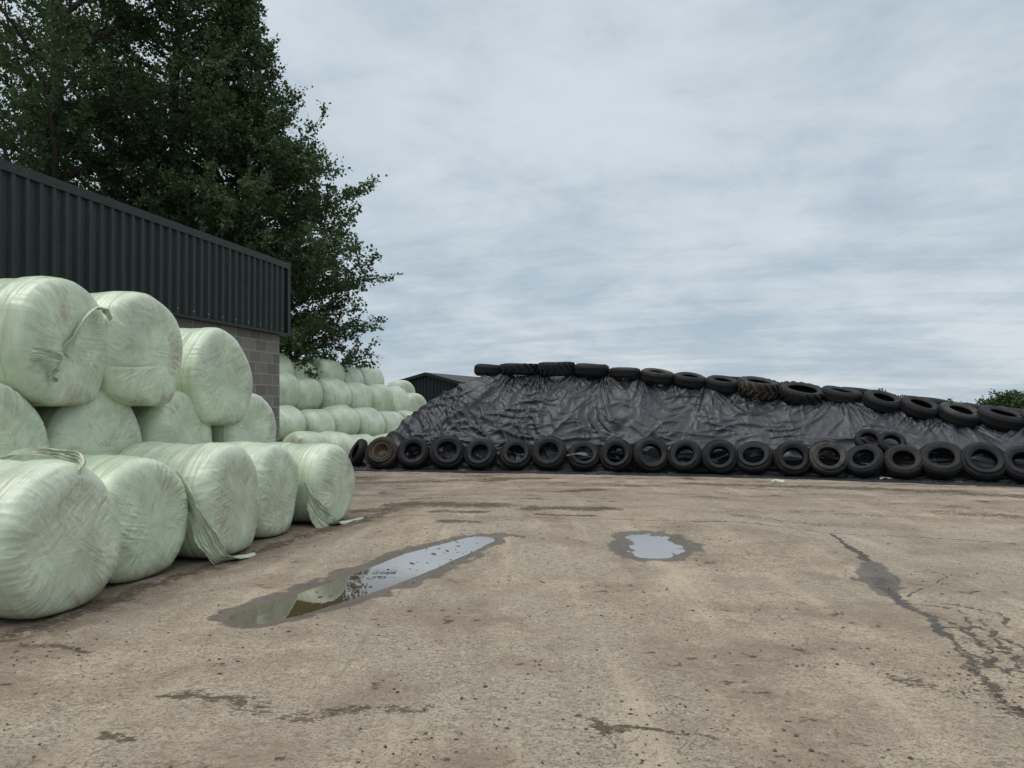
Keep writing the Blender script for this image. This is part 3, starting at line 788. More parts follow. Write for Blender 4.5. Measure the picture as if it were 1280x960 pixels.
# ------------------------------------------------------------------ farm building
def farm_building():
    wh = math.atan2(.2167, 1.0)                         # wall heading, right of straight ahead
    corner = (-4.75, 16.4)
    # local x runs along the wall AWAY from the corner towards the camera, local y points away from the yard
    ang = math.atan2(-math.cos(wh), -math.sin(wh))
    t = thing('farm_building', 'long farm building with dark ribbed steel cladding above a concrete block wall', 'building', (corner[0], corner[1], 0), (0, 0, ang))
    # local +x = (-sin wh, -cos wh); local +y = rotate +90 = (cos wh, -sin wh) = towards the yard -> use -y as inside
    Lw, D = 15.5, 10.0; zb, zt = 3.12, 4.63
    w = MB(); w.box(.17, Lw, -.36, -.14, -.6, zb + .35); w.box(.17, .39, -D, -.362, -.6, zb + .35)
    w.box(Lw - .22, Lw, -D, -.362, -.6, zb + .35); w.box(.392, Lw - .222, -D, -D + .22, -.6, zb + .35)
    w.build('block_wall', M_BLOCK, t)
    # box-profile sheets
    pitch = .215; prof = [(0, 0), (.130, 0), (.142, .046), (.192, .046), (.215, 0)]
    pts = []
    k = 0
    while k * pitch < Lw - .25:
        for (a, b) in prof[:-1]: pts.append((.14 + k * pitch + a, b))
        k += 1
    pts.append((.14 + k * pitch, 0))
    V = []; nz = 2
    for (a, b) in pts: V += [(a, b - .048, zb + .02), (a, b - .036, zt - .06)]
    me = np_mesh('cladding', V, grid_faces(len(pts), 2), False)
    o = link('cladding', me, M_CLAD, t); mm = o.modifiers.new('thick', 'SOLIDIFY'); mm.thickness = .004
    g = MB(); g.box(0, Lw, -.125, -.075, zb + .03, zt - .03); g.box(0, .05, -D, -.127, zb + .03, zt - .03); g.build('cladding_backing', M_CLAD, t)
    f = MB(); f.box(-.01, Lw, -.16, .022, zt - .125, zt); f.box(-.012, .10, -.161, .016, zb - .03, zt - .127)
    f.build('corner_and_top_flashing', M_TRIM, t)
    dr = MB(); dr.box(.102, Lw, -.13, .012, zb - .028, zb + .016); dr.build('drip_flashing', M_TRIM, t)
    for k in range(0, 66, 3):
        s = MB(); 
    # fixing screws: rows of small pale heads along both edges
    sv = MB()
    for k in range(0, 68, 2):
        x = .14 + k * pitch + .170
        for z in (zb + .10, zt - .16):
            if random.random() < .8: sv.box(x - .007, x + .007, -.001, .006, z - .007, z + .007)
    so = sv.build('fixing_screws', M_WHITE, t); so['kind'] = 'stuff'
    r = MB(); rv = [(-.05, .0, zt + .004), (Lw, .0, zt + .004), (Lw, -D / 2, zt + .55), (-.05, -D / 2, zt + .55), (Lw, -D, zt + .004), (-.05, -D, zt + .004)]
    r.v = [(x, y - .17 if y == 0 else y, z - .03) for x, y, z in rv]; r.f = [(0, 1, 2, 3), (3, 2, 4, 5)]
    ro = r.build('roof', M_ROOF, t); m = ro.modifiers.new('thick', 'SOLIDIFY'); m.thickness = .05
    ga = MB(); ga.v = [(.06, -.17, zt - .06), (.06, -D, zt - .06), (.06, -D / 2, zt + .48)]; ga.f = [(0, 1, 2)]
    ga.build('gable_panel', M_CLAD, t)


farm_building()


def shed():
    hd = math.radians(20); a = Vector((math.sin(hd), math.cos(hd), 0)); r = Vector((math.cos(hd), -math.sin(hd), 0))
    t = thing('small_shed', 'small dark green steel shed with a shallow gable roof behind the heap', 'shed', (-6.69, 60, 0), (0, 0, -hd))
    W, L, ze, za, zg = 5.8, 11.0, 3.30, 4.04, -3.4
    v = MB(); v.v = [(-W / 2, 0, zg), (W / 2, 0, zg), (W / 2, 0, ze), (0, 0, za), (-W / 2, 0, ze), (-W / 2, L, zg), (W / 2, L, zg), (W / 2, L, ze), (0, L, za), (-W / 2, L, ze)]
    v.f = [(0, 1, 2, 3, 4), (9, 8, 7, 6, 5), (1, 6, 7, 2), (5, 0, 4, 9)]
    v.build('steel_wall', M_SHED, t)
    rb = MB()
    k = -W / 2 + .15
    while k < W / 2:
        top = za - abs(k) / (W / 2) * (za - ze) - .05
        rb.box(k, k + .07, -.045, -.003, zg, top); k += .30
    rb.build('wall_ribs', M_SHED, t)
    s = (za - ze) / (W / 2); e = W / 2 + .25
    rf = MB(); rf.v = [(-e, -.2, za - s * e + .03), (0, -.2, za + .03), (0, L + .2, za + .03), (-e, L + .2, za - s * e + .03), (e, -.2, za - s * e + .03), (e, L + .2, za - s * e + .03)]
    rf.f = [(0, 1, 2, 3), (1, 4, 5, 2)]
    ro = rf.build('roof', M_ROOF, t); m = ro.modifiers.new('thick', 'SOLIDIFY'); m.thickness = .08; m.offset = 1
    tr = MB()
    for sg in (-1, 1):
        Mx = Matrix.Rotation(-sg * math.atan(s), 4, 'Y'); ll = e / math.cos(math.atan(s))
        T = Matrix.Translation((0, 0, za + .02)) @ Mx
        tr.box(0 if sg > 0 else -ll, ll if sg > 0 else 0, -.25, -.205, -.16, .06, T) if False else tr.box(min(0, sg * ll), max(0, sg * ll), -.25 - .002 * sg, -.205, -.15, .09, Matrix.Translation((0, 0, za + .02)) @ Matrix.Rotation(sg * math.atan(s), 4, 'Y'))
    tr.build('barge_board', M_SHED, t)


shed()

# ------------------------------------------------------------------ silage heap
BX = np.array([-6.0, -3.95, -2.5, 0, 2.4, 4.7, 7.2, 9.7, 13, 17.5]); BD = np.array([19.5, 19.0, 18.75, 18.4, 18.0, 17.45, 16.55, 15.5, 14.0, 12.0])
HX = np.array([-4.3, -3.9, -3.5, -2.9, -2.1, -1.4, -.85, 1.0, 2.1, 2.9, 3.7, 4.5, 5.2, 6.0, 6.95, 7.8, 8.6, 9.3, 10, 10.7, 13, 17.5])
HZ = np.array([.05, .42, .82, 1.38, 1.92, 2.24, 2.38, 2.37, 2.33, 2.25, 2.14, 2.02, 1.92, 1.79, 1.68, 1.60, 1.43, 1.27, 1.17, 1.10, .95, .8])
WX = np.array([-4.3, -3.0, -1.0, 1.0, 6.0, 10.0, 17.5]); WW = np.array([1.15, 1.5, 2.0, 2.1, 2.0, 1.75, 1.6])


def smooth_interp(x, xp, fp, w=.35):
    return (np.interp(x - w, xp, fp) + 2 * np.interp(x, xp, fp) + np.interp(x + w, xp, fp)) / 4


def heap_raw(s, off):
    """plan coordinate s = x along the foot, off = metres behind the foot -> x, y, z without folds"""
    by = smooth_interp(s, BX, BD, .8)
    sl = (smooth_interp(s + .1, BX, BD, .8) - smooth_interp(s - .1, BX, BD, .8)) / .2
    L = np.hypot(1, sl); nx, ny = -sl / L, 1 / L
    H = smooth_interp(s, HX, HZ, .22); W = smooth_interp(s, WX, WW)
    t = np.clip((off - .22) / (W - .22), 0, 1)
    z = H * (1 - (1 - t) ** 1.45)
    pl = np.clip(off - W, 0, None)
    z = np.where(off > W, H + .10 * np.minimum(pl, 1.5) - .85 * np.clip(pl - 3.2, 0, 20), z)
    return s + nx * off, by + ny * off, z, H, W, nx, ny


def heap():
    t = thing('silage_heap', 'long silage heap under a wrinkled black plastic sheet, sloping down to the right', 'silage heap', (3, 18, 0))
    ss = np.linspace(-4.3, 15.5, 1500)
    o1 = np.linspace(.20, 2.25, 230); o2 = np.linspace(2.28, 4.6, 50); o3 = np.linspace(4.8, 8.2, 18)
    offs = np.concatenate([o1, o2, o3])
    S, O = np.meshgrid(ss, offs, indexing='ij')
    X, Y, Z, H, W, nx, ny = heap_raw(S, O)
    # arc coordinate up the slope (0 at foot)
    dO = np.diff(O, axis=1); dZ = np.diff(Z, axis=1)
    A = np.concatenate([np.zeros((len(ss), 1)), np.cumsum(np.hypot(dO, dZ), axis=1)], 1)
    j = np.argmin(np.abs(O - W), axis=1); AC = A[np.arange(len(ss)), j][:, None]
    down = AC - A                                     # metres below the crest
    hf = np.clip(A / (AC + 1e-6), 0, 1.2)
    D = np.zeros(S.shape)
    warp = .22 * fbm(S * 1.1, A * 1.1, 101, 3)
    # folds that fan out below every weight lying on the crest
    anchors = [-.2, .35, 1.3, 2.1, 2.9, 3.7, 4.45, 5.2, 6.25, 7.15, 8.0, 8.6, 9.25, 9.9, 10.6, 11.4, 12.3, 13.2]
    for k, sa in enumerate(anchors):
        dx = S - sa; dd = np.clip(down, -.05, None) + .10
        th = np.arctan2(dx + warp * .3, dd); r = np.hypot(dx, dd)
        env = np.exp(-(r / (.85 + .35 * math.sin(k * 2.3))) ** 2) * sstep(1.35, .7, np.abs(th)) * sstep(-.05, .10, down)
        f = perlin(th * 3.4 + k * 7.7, r * .5, 110 + k) + .35 * perlin(th * 8 + k, r * .9, 140 + k)
        D += env * (.085 * (ridge(f, 1.5) - .4)) * np.clip(r / .4, .2, 1)
        D += .05 * np.exp(-(r / .30) ** 2)
    # sheet sagging in wide shallow swags between the weights
    D += .075 * perlin(S * .75 + 1.7, A * .55 + .2 * S, 171) * np.clip(hf * (1.1 - hf) * 4, 0, 1)
    D += .040 * perlin(S * 1.6 + warp, A * 1.2, 173) * np.clip(hf * (1.1 - hf) * 4, 0, 1)
    # long folds falling down the slope, swinging sideways lower down
    for (fr, vr, tilt, amp, sd, pw) in ((1.7, .35, .45, .070, 181, 2.2), (3.2, .6, -.30, .050, 187, 2.6), (6.0, .9, .25, .012, 191, 2.4)):
        cs = S + tilt * (down ** 1.4) + 1.2 * warp
        nn = perlin(cs * fr, A * vr, sd) + .2 * perlin(cs * fr * 2.1, A * vr * 2, sd + 3)
        patch = sstep(-.10, .40, perlin(S * .75, A * .6, sd + 5))
        D += amp * (ridge(nn, pw) - .2) * (.15 + .85 * patch) * sstep(-.05, .25, down) * (1.2 - .65 * sstep(1.2, 3.2, S))
    # taut diagonal pleats over the left-hand end
    lf = sstep(1.0, -.8, S)
    u = S * .78 + A * .62 + warp * .35; v = -S * .62 + A * .78
    u = u + .30 * fbm(S * .9 + 3, A * .9, 207, 3)
    lp = .35 + .65 * sstep(-.2, .35, perlin(S * .8, A * .8, 209))
    D += lf * .085 * (ridge(perlin(u * 2.1, v * .30, 201), 2.0) - .35) * lp + lf * .030 * (ridge(perlin(u * 5.5, v * .45, 203), 2.0) - .35) * (1.2 - lp)
    # sharp creases: narrow slack tucks lying across and swinging down, in patches
    for (fs, fa, sw, amp, sd) in ((.55, 2.6, .35, .050, 231), (.9, 3.6, -.25, .035, 237), (1.3, 2.0, .9, .030, 241)):
        uu = A + sw * np.sin(S * 1.15 + sd) * .6 + .9 * warp
        nn = perlin(S * fs, uu * fa, sd)
        patch = sstep(0, .35, perlin(S * .9 + 4, A * .9, sd + 2)) * sstep(.02, .2, hf) * sstep(1.0, .8, hf)
        D += amp * patch * ridge(nn, 5.0)
    # creases lying across, towards the foot
    lw = sstep(.62, .12, hf)
    u = A + .14 * np.sin(S * 1.7 + 1) + .5 * warp
    D += lw * (.070 * (ridge(perlin(S * .6, u * 3.6, 211), 2.6) - .25) + .020 * (ridge(perlin(S * 1.0, u * 6.5, 213), 2.6) - .25) * sstep(-.2, .3, perlin(S * 1.1, A, 215)))
    # small crinkles in a few patches only
    cr = sstep(.12, .5, fbm(S * .9, A * .9, 221, 2))
    D += cr * .011 * (ridge(fbm(S * 5 + warp * 5, A * 5, 223, 3), 1.5) - .35)
    D += .0012 * perlin(S * 13 + warp * 6, A * 11, 229)
    D *= sstep(-1.2, -.1, down) * .8 + .2
    D *= sstep(0, .10, A)
    # slope normal
    gz = np.gradient(Z, axis=1) / (np.gradient(O, axis=1) + 1e-9); gl = np.hypot(1, gz)
    on = -gz / gl; zn = 1 / gl
    X = X + nx * on * D; Y = Y + ny * on * D; Z = Z + zn * D
    mz = macro_z(X, Y); Z = np.where(Z < mz - .2, mz - .2, Z)
    Z = Z + .012
    V = np.stack([X, Y, Z], -1).reshape(-1, 3) - np.array([3, 18, 0])
    F = grid_faces(len(ss), len(offs))
    link('plastic_sheet', np_mesh('plastic_sheet', V, F), M_TARP, t)
    # close the left end with the sheet falling to the ground
    X0, Y0, Z0 = X[0], Y[0], Z[0]
    # loose hem lying on the yard in front of the tyres
    ss2 = np.linspace(-4.4, 15.5, 1200); vv = np.linspace(0, 1, 26)
    S, Vv = np.meshgrid(ss2, vv, indexing='ij')
    ex = .24 + .20 * fbm(S * 1.1, S * 0 + .3, 301, 4) + .07 * perlin(S * 6, S * 0 + .4, 303)
    O = .26 - Vv * (.26 + ex)
    X, Y, Z, *_ = heap_raw(S, O)
    Z = .010 + .095 * (1 - Vv) ** .7 * ridge(perlin(S * 2.6 + .5 * perlin(S * 3, Vv * 2, 305), Vv * 2.6, 307), 1.8) * (.5 + .5 * perlin(S * 1.5, Vv, 309)) + .02 * ridge(perlin(S * 9, Vv * 5, 311), 1.4)
    Z = np.maximum(Z * (1 - .6 * Vv ** 3), .006) + yard_detail(X, Y) * .5
    link('sheet_hem', np_mesh('sheet_hem', np.stack([X, Y, Z], -1).reshape(-1, 3) - np.array([3, 18, 0]), grid_faces(len(ss2), len(vv))), M_TARP, t)


heap()


# ------------------------------------------------------------------ tyres
def lathe(prof, seg, closed=True, mod=None):
    n = len(prof); V = []
    for i in range(seg):
        a = 2 * PI * i / seg; ca, sa = math.cos(a), math.sin(a)
        for k, (r, z) in enumerate(prof):
            if mod: r = r + mod(i, k)
            V.append((r * ca, r * sa, z))
    return V, grid_faces(seg, n, True, closed)


def tyre_meshes(R, w, r0, kind, seed):
    """lying flat, z 0..w. -> carcass mesh, tread mesh"""
    h = w / 2; rm = (R + r0) / 2
    o = [(r0, -.70), (r0 + .012, -.80), (r0 + .03, -.84), (rm - .02, -.97), (rm + .02, -1.0), (R - .07, -.96), (R - .035, -.86), (R - .012, -.70), (R - .006, -.35), (R - .004, 0)]
    prof = [(r, z * h) for r, z in o] + [(r, -z * h) for r, z in o[:-1][::-1]]
    i_ = [(r0 + .008, .55), (r0 + .03, .70), (rm, .86), (R - .06, .78), (R - .04, .4), (R - .035, 0)]
    inner = [(r, z * h) for r, z in i_] + [(r, -z * h) for r, z in i_[:-1][::-1]]
    prof = prof + inner
    V, F = lathe(prof, 64); V = np.array(V)
    ang = np.arctan2(V[:, 1], V[:, 0]); rad = np.hypot(V[:, 0], V[:, 1])
    dn = 1 + .012 * np.sin(2 * ang + seed) + .008 * np.sin(3 * ang + 2 * seed)
    V[:, :2] *= dn[:, None]; V[:, 2] += h + .012 * np.sin(ang * 2 + seed * 1.7) * (rad / R) ** 2
    body = np_mesh('carcass', V, F[:, ::-1])
    b = MB()
    if kind == 'tractor':
        n = 17
        for side in (-1, 1):
            for k in range(n):
                a0 = 2 * PI * (k + (.5 if side > 0 else 0)) / n
                q = []
                steps = 6
                for j in range(steps + 1):
                    f = j / steps; z = side * (-.04 + f * 1.0) * h
                    a = a0 + (1 - f) * .26
                    ro = R + .034 - .035 * max(0, f - .62) / .38 * 1.1; ri = R - .03 - .045 * max(0, f - .7) / .3
                    hw = .026 / R * (1 + .35 * f)
                    q.append([(ri, a - hw * 1.25, z), (ri, a + hw * 1.25, z), (ro, a + hw, z), (ro, a - hw, z)])
                base = len(b.v)
                for sec in q:
                    for (r, a, z) in sec: b.v.append((r * math.cos(a), r * math.sin(a), z + h))
                for j in range(steps):
                    for e in range(4):
                        e2 = (e + 1) % 4; x = base + j * 4
                        b.f.append((x + e, x + e2, x + 4 + e2, x + 4 + e))
                b.f.append((base, base + 3, base + 2, base + 1)); x = base + steps * 4; b.f.append((x, x + 1, x + 2, x + 3))
    else:
        n = 56; rows = [(-.80, -.50), (-.44, -.06), (.0, .38), (.44, .80)]
        for ri, (z0, z1) in enumerate(rows):
            sh = ri * .4
            for k in range(n):
                if kind == 'bald' and (k + ri) % 9 == 0: continue
                a0 = 2 * PI * (k + sh) / n; a1 = 2 * PI * (k + sh + (.80 if ri in (0, 3) else .88)) / n; sk = .03 * (1 if ri % 2 else -1)
                base = len(b.v)
                th = .010 if kind != 'bald' else .005
                for zz, s_ in ((z0, 0), (z1, sk)):
                    drop = .030 * max(0, abs(zz) - .45) / .35
                    for (r, a) in ((R - .03, a0 + s_), (R - .03, a1 + s_), (R + th - drop, a1 + s_), (R + th - drop, a0 + s_)):
                        b.v.append((r * math.cos(a), r * math.sin(a), zz * h + h))
                for e in range(4):
                    e2 = (e + 1) % 4; b.f.append((base + e, base + 4 + e, base + 4 + e2, base + e2))
                b.f.append((base, base + 1, base + 2, base + 3)); b.f.append((base + 7, base + 6, base + 5, base + 4))
    tr = bpy.data.meshes.new('tread'); tr.from_pydata(b.v, [], b.f); tr.update()
    bm = bmesh.new(); bm.from_mesh(tr); bmesh.ops.recalc_face_normals(bm, faces=bm.faces); bm.to_mesh(tr); bm.free()
    return body, tr


PROTO = {}
def proto(kind, v):
    """kinds: truck, wide, car, tractor"""
    key = (kind, v)
    if key not in PROTO:
        R, w, r0, k = {'truck': (.37, .235, .20, 'truck'), 'wide': (.40, .29, .215, 'truck'), 'car': (.30, .20, .175, 'bald'), 'tractor': (.50, .40, .29, 'tractor'), 'low': (.52, .30, .31, 'tractor')}[kind]
        body, tr = tyre_meshes(R, w, r0, k, v * 1.3 + .4)
        body.materials.append(RUB[v % 4]); tr.materials.append(M_TREADMUD if v == 2 else M_TREAD)
        PROTO[key] = (R, w, r0, body, tr)
    return PROTO[key]


def tyre(kind, v, label, centre, lean, yaw, size, group, spin=0.0, roll=0.0):
    """lean: 0 lies flat, 90 stands upright facing the camera; centre of the tyre in the world"""
    R, w, r0, body, tr = proto(kind, v)
    k = size / (2 * R)
    rot = Euler((math.radians(lean), math.radians(roll), math.radians(yaw)), 'XYZ').to_matrix() @ Matrix.Rotation(spin, 3, 'Z')
    o = thing('tyre', label, 'tyre', (0, 0, 0), (0, 0, 0), group)
    o.rotation_euler = rot.to_euler(); o.scale = (k, k, k)
    n = rot @ Vector((0, 0, 1)); o.location = Vector(centre) - n * (w * k / 2)
    link('carcass', body, None, o); link('tread', tr, None, o)
    return o


def foot_y(x): return float(smooth_interp(np.array([x]), BX, BD, .8)[0])


GBASE = 'tyres standing along the foot of the silage heap'; GTOP = 'tyres lying along the crest of the silage heap'
# centre px, width px, lean from flat, yaw, kind, finish, label
base_row = [
    (476, 41, 62, -16, 'truck', 2, 'tyre with a rusty brown wheel rim, at the left end of the base row'),
    (516, 42, 62, 6, 'wide', 0, 'deep black tyre just right of the rusty-rimmed one at the heap foot'),
    (558, 42, 66, 3, 'truck', 0, 'base row tyre, third from the left of those facing the yard'),
    (600, 41, 56, 0, 'truck', 0, 'low leaning base row tyre, fourth from the left of those facing out'),
    (645, 42, 60, -4, 'truck', 0, 'base row tyre, fifth from the left, sheet showing through its hole'),
    (687, 42, 60, 0, 'wide', 0, 'base row tyre, sixth from the left, with dark hollow centre'),
    (731, 42, 54, -3, 'truck', 0, 'base row tyre with a pale strip of plastic hanging from its hole'),
    (772, 43, 66, -6, 'truck', 0, 'base row tyre immediately right of the one trailing pale plastic'),
    (815, 43, 68, 8, 'truck', 3, 'ragged base row tyre stuffed with crumpled sheet, ninth from left'),
    (858.5, 44, 64, -8, 'wide', 0, 'base row tyre just right of the ragged stuffed one'),
    (901.5, 44, 64, -6, 'truck', 0, 'base row tyre, eleventh from the left, below the row of crest tyres'),
    (947, 45, 52, -8, 'truck', 0, 'low reclining base row tyre beneath the big muddy tractor tyre'),
    (994, 47, 64, -4, 'truck', 0, 'dark base row tyre immediately left of the pale grey one'),
    (1040, 48, 60, 4, 'truck', 1, 'pale grey dusty tyre in the base row'),
    (1087, 45, 48, -24, 'wide', 0, 'base row tyre twisted sideways under the two small stacked tyres'),
    (1136, 49, 50, -8, 'wide', 3, 'slightly dusty base row tyre right of the twisted one'),
    (1187, 54, 46, -6, 'wide', 0, 'large reclining base row tyre, third from the right photo edge'),
    (1238, 52, 50, -4, 'truck', 0, 'large base row tyre, second from the right photo edge'),
    (1291, 54, 54, -4, 'wide', 0, 'base row tyre cut off by the right photo edge'),
]
BASE = []
for i, (pc, pw, lean, yaw, kind, fin, lb) in enumerate(base_row):
    x = (pc - CX) / FOC * 17.5
    for _ in range(6): dd = foot_y(x) + .10; x = (pc - CX) / FOC * dd
    size = pw / FOC * dd * (1.0 + .05 * math.sin(i * 4.1)); lean += 4 * math.sin(i * 2.7); yaw += 7 * math.sin(i * 3.3 + 1)
    R, w, *_ = proto(kind, fin); k = size / 2 / R; l = math.radians(90 - lean)
    cz = size / 2 * math.cos(l) + w * k / 2 * math.sin(l) + .012
    o = tyre(kind, fin, lb, (x, dd + size / 2 * math.sin(l) - .02, cz), lean, yaw + math.degrees(math.atan2(-x, dd)) * .35 - 6, size, GBASE, random.random() * 6)
    BASE.append(o)
# wheel rim in the first one
R, w, r0, *_ = proto('truck', 2)
rp = [(r0 + .012, .80), (r0 + .006, .95), (r0 - .012, .90), (r0 - .03, .40), (r0 - .05, .30), (r0 - .10, .34), (r0 - .115, .30), (r0 - .05, .22), (r0 - .02, .30), (r0 + .004, .70)]
V, F = lathe([(r, z * w) for r, z in rp], 48); link('wheel_rim', np_mesh('wheel_rim', V, F), M_RUST, BASE[0])
# strip of pale plastic in the seventh
rs = MB(); s7 = BASE[6]
ribbon('plastic_strip', [(-.02, .08, .12), (0, -.02, .20), (.01, -.15, .26), (.02, -.28, .30), (.02, -.42, .27)], [.10, .08, .04, .03, .03], (1, 0, 0), s7, M_GREYFILM, 61, 40, 14, .02, .003)
# edge-on tyre at the far left foot and two small ones in the second tier
tyre('truck', 0, 'dark tyre seen edge-on, propped at the far left foot of the heap', ((447 - CX) / FOC * 19.5, 19.55, .40), 66, -62, .72, GBASE)
for (px, py, lb) in ((1085.5, 551, 'left one of two small tyres stacked above the base row'), (1114.5, 554, 'right one of two small tyres stacked above the base row')):
    d = 17.3
    for _ in range(25):
        x = (px - CX) / FOC * d; z = EYE - (py - HY) / FOC * d
        offs = np.linspace(.22, 2, 200); hx, hy, hz, *_r = heap_raw(np.full(200, x), offs)
        k = int(np.argmin(np.abs(hz - z))); d = .5 * d + .5 * (float(hy[k]) - .10)
    tyre('car', 0, lb, (x, d, z), 52, -8, 33 / FOC * d, 'small tyres in a second tier')

for (px, py, lb) in ((1108, 601, 'small white scrap of plastic by the heap foot under the pale grey tyre'), (973, 604, 'thin pale plastic scrap on the yard below the middle of the base row')):
    gx, gy = ground_pt(px, py)
    r_ = thing('plastic_scrap', lb, 'plastic scrap', (gx, gy, .01), (0, 0, .15 * (px % 3)))
    ribbon('torn_film', [(-.16, -.06, .01), (-.06, .05, .04), (.07, -.05, .03), (.17, .05, .01)], [.04, .10, .07, .03], (0, 1, 0), r_, M_WHITE, px, 30, 10, .03, .003)

crest_row = [  # centre px, width px, back offset m, tilt, roll, kind, finish, label
    (613, 40, .40, 2, 3, 'wide', 0, 'plain tyre at the left end of the crest row'),
    (650, 50, .25, 0, 0, 'low', 0, 'knobbly flat tractor tyre second from the left on the crest'),
    (695.5, 44, .05, 3, -1, 'tractor', 0, 'thick chevron-lugged tractor tyre on the highest part of the crest'),
    (739, 44, .10, 5, 1, 'wide', 0, 'flat tyre on the crest just right of the chevron-lugged one'),
    (781, 39, .0, 3, 1, 'wide', 1, 'smooth grey-topped crest tyre, fifth from the left'),
    (821.5, 42, .0, 12, 4, 'wide', 1, 'crest tyre with pale rim edge, sixth from the left'),
    (862, 41, .0, 13, 6, 'wide', 0, 'black crest tyre, seventh from the left'),
    (903, 42, .0, 15, 6, 'wide', 0, 'black crest tyre just left of the big muddy tractor tyre'),
    (948, 49, -.05, 14, 5, 'tractor', 2, 'big muddy brown tractor tyre standing tall on the crest'),
    (1002, 58, .05, 18, 5, 'low', 0, 'wide thin tyre with pale sheet in its hole, right of muddy tractor tyre'),
    (1051.5, 48, .18, 13, 7, 'wide', 0, 'crest tyre right of the wide thin one with pale hole'),
    (1103, 46, .0, 25, 8, 'wide', 0, 'round tilted crest tyre, fourth from the right photo edge'),
    (1149.5, 47, .0, 25, 9, 'wide', 0, 'tilted crest tyre, third from the right photo edge'),
    (1199, 50, .0, 24, 8, 'wide', 1, 'dusty tilted crest tyre, second from the right photo edge'),
    (1252, 54, .0, 18, 8, 'wide', 0, 'dark crest tyre nearest the right photo edge'),
    (1306, 54, .0, 18, 6, 'wide', 0, 'crest tyre cut off by the right photo edge'),
    (917, 40, .95, 3, 4, 'wide', 0, 'tyre peeping out behind the left side of the muddy tractor tyre'),
    (1070, 42, 1.0, 4, 6, 'wide', 0, 'tyre lying behind the crest, between the thin one and the round tilted one'),
    (1163, 46, 1.0, 6, 7, 'wide', 0, 'tyre in the back row behind the third from right crest tyre'),
    (1218, 46, 1.0, 6, 6, 'wide', 0, 'tyre in the back row behind the dusty tilted crest tyre'),
    (1268, 46, 1.0, 6, 6, 'wide', 0, 'tyre in the back row nearest the right photo edge'),
]
for (pc, pw, bo, tilt, roll, kind, fin, lb) in crest_row:
    s = (pc - CX) / FOC * 19
    for _ in range(12):
        x, y, z, H, W, *_ = heap_raw(np.array([s]), np.array([float(smooth_interp(np.array([s]), WX, WW)[0]) + bo]))
        want = (pc - CX) / FOC * float(y[0]); s += (want - float(x[0])) * .8
    size = pw / FOC * float(y[0]); R, w, *_ = proto(kind, fin); k = size / 2 / R
    tl = math.radians(tilt)
    cz = float(z[0]) + w * k / 2 * math.cos(tl) - .015 + (.0 if tilt < 8 else -.5 * size * math.sin(tl) * .12)
    tyre(kind, fin, lb, (float(x[0]), float(y[0]), cz + .02), tilt, random.uniform(-4, 4), size, GTOP, random.random() * 6, roll)


# ------------------------------------------------------------------ trees
def tubes(paths, sides):
    """paths: list of (pts Nx3, radii N) -> V, F"""
    V = []; F = []; n = 0
    for P, Rr in paths:
        T = np.gradient(P, axis=0); T /= np.linalg.norm(T, axis=1)[:, None] + 1e-9
        ref = np.array([.31, .17, .93]) if abs(T[0, 2]) < .9 else np.array([1., 0, 0])
        a = np.cross(T, ref); a /= np.linalg.norm(a, axis=1)[:, None] + 1e-9; b = np.cross(T, a)
        an = np.arange(sides) * 2 * PI / sides
        ring = P[:, None, :] + Rr[:, None, None] * (np.cos(an)[None, :, None] * a[:, None, :] + np.sin(an)[None, :, None] * b[:, None, :])
        V.append(ring.reshape(-1, 3)); F.append(grid_faces(len(P), sides, False, True) + n); n += len(P) * sides
    return np.concatenate(V), np.concatenate(F)


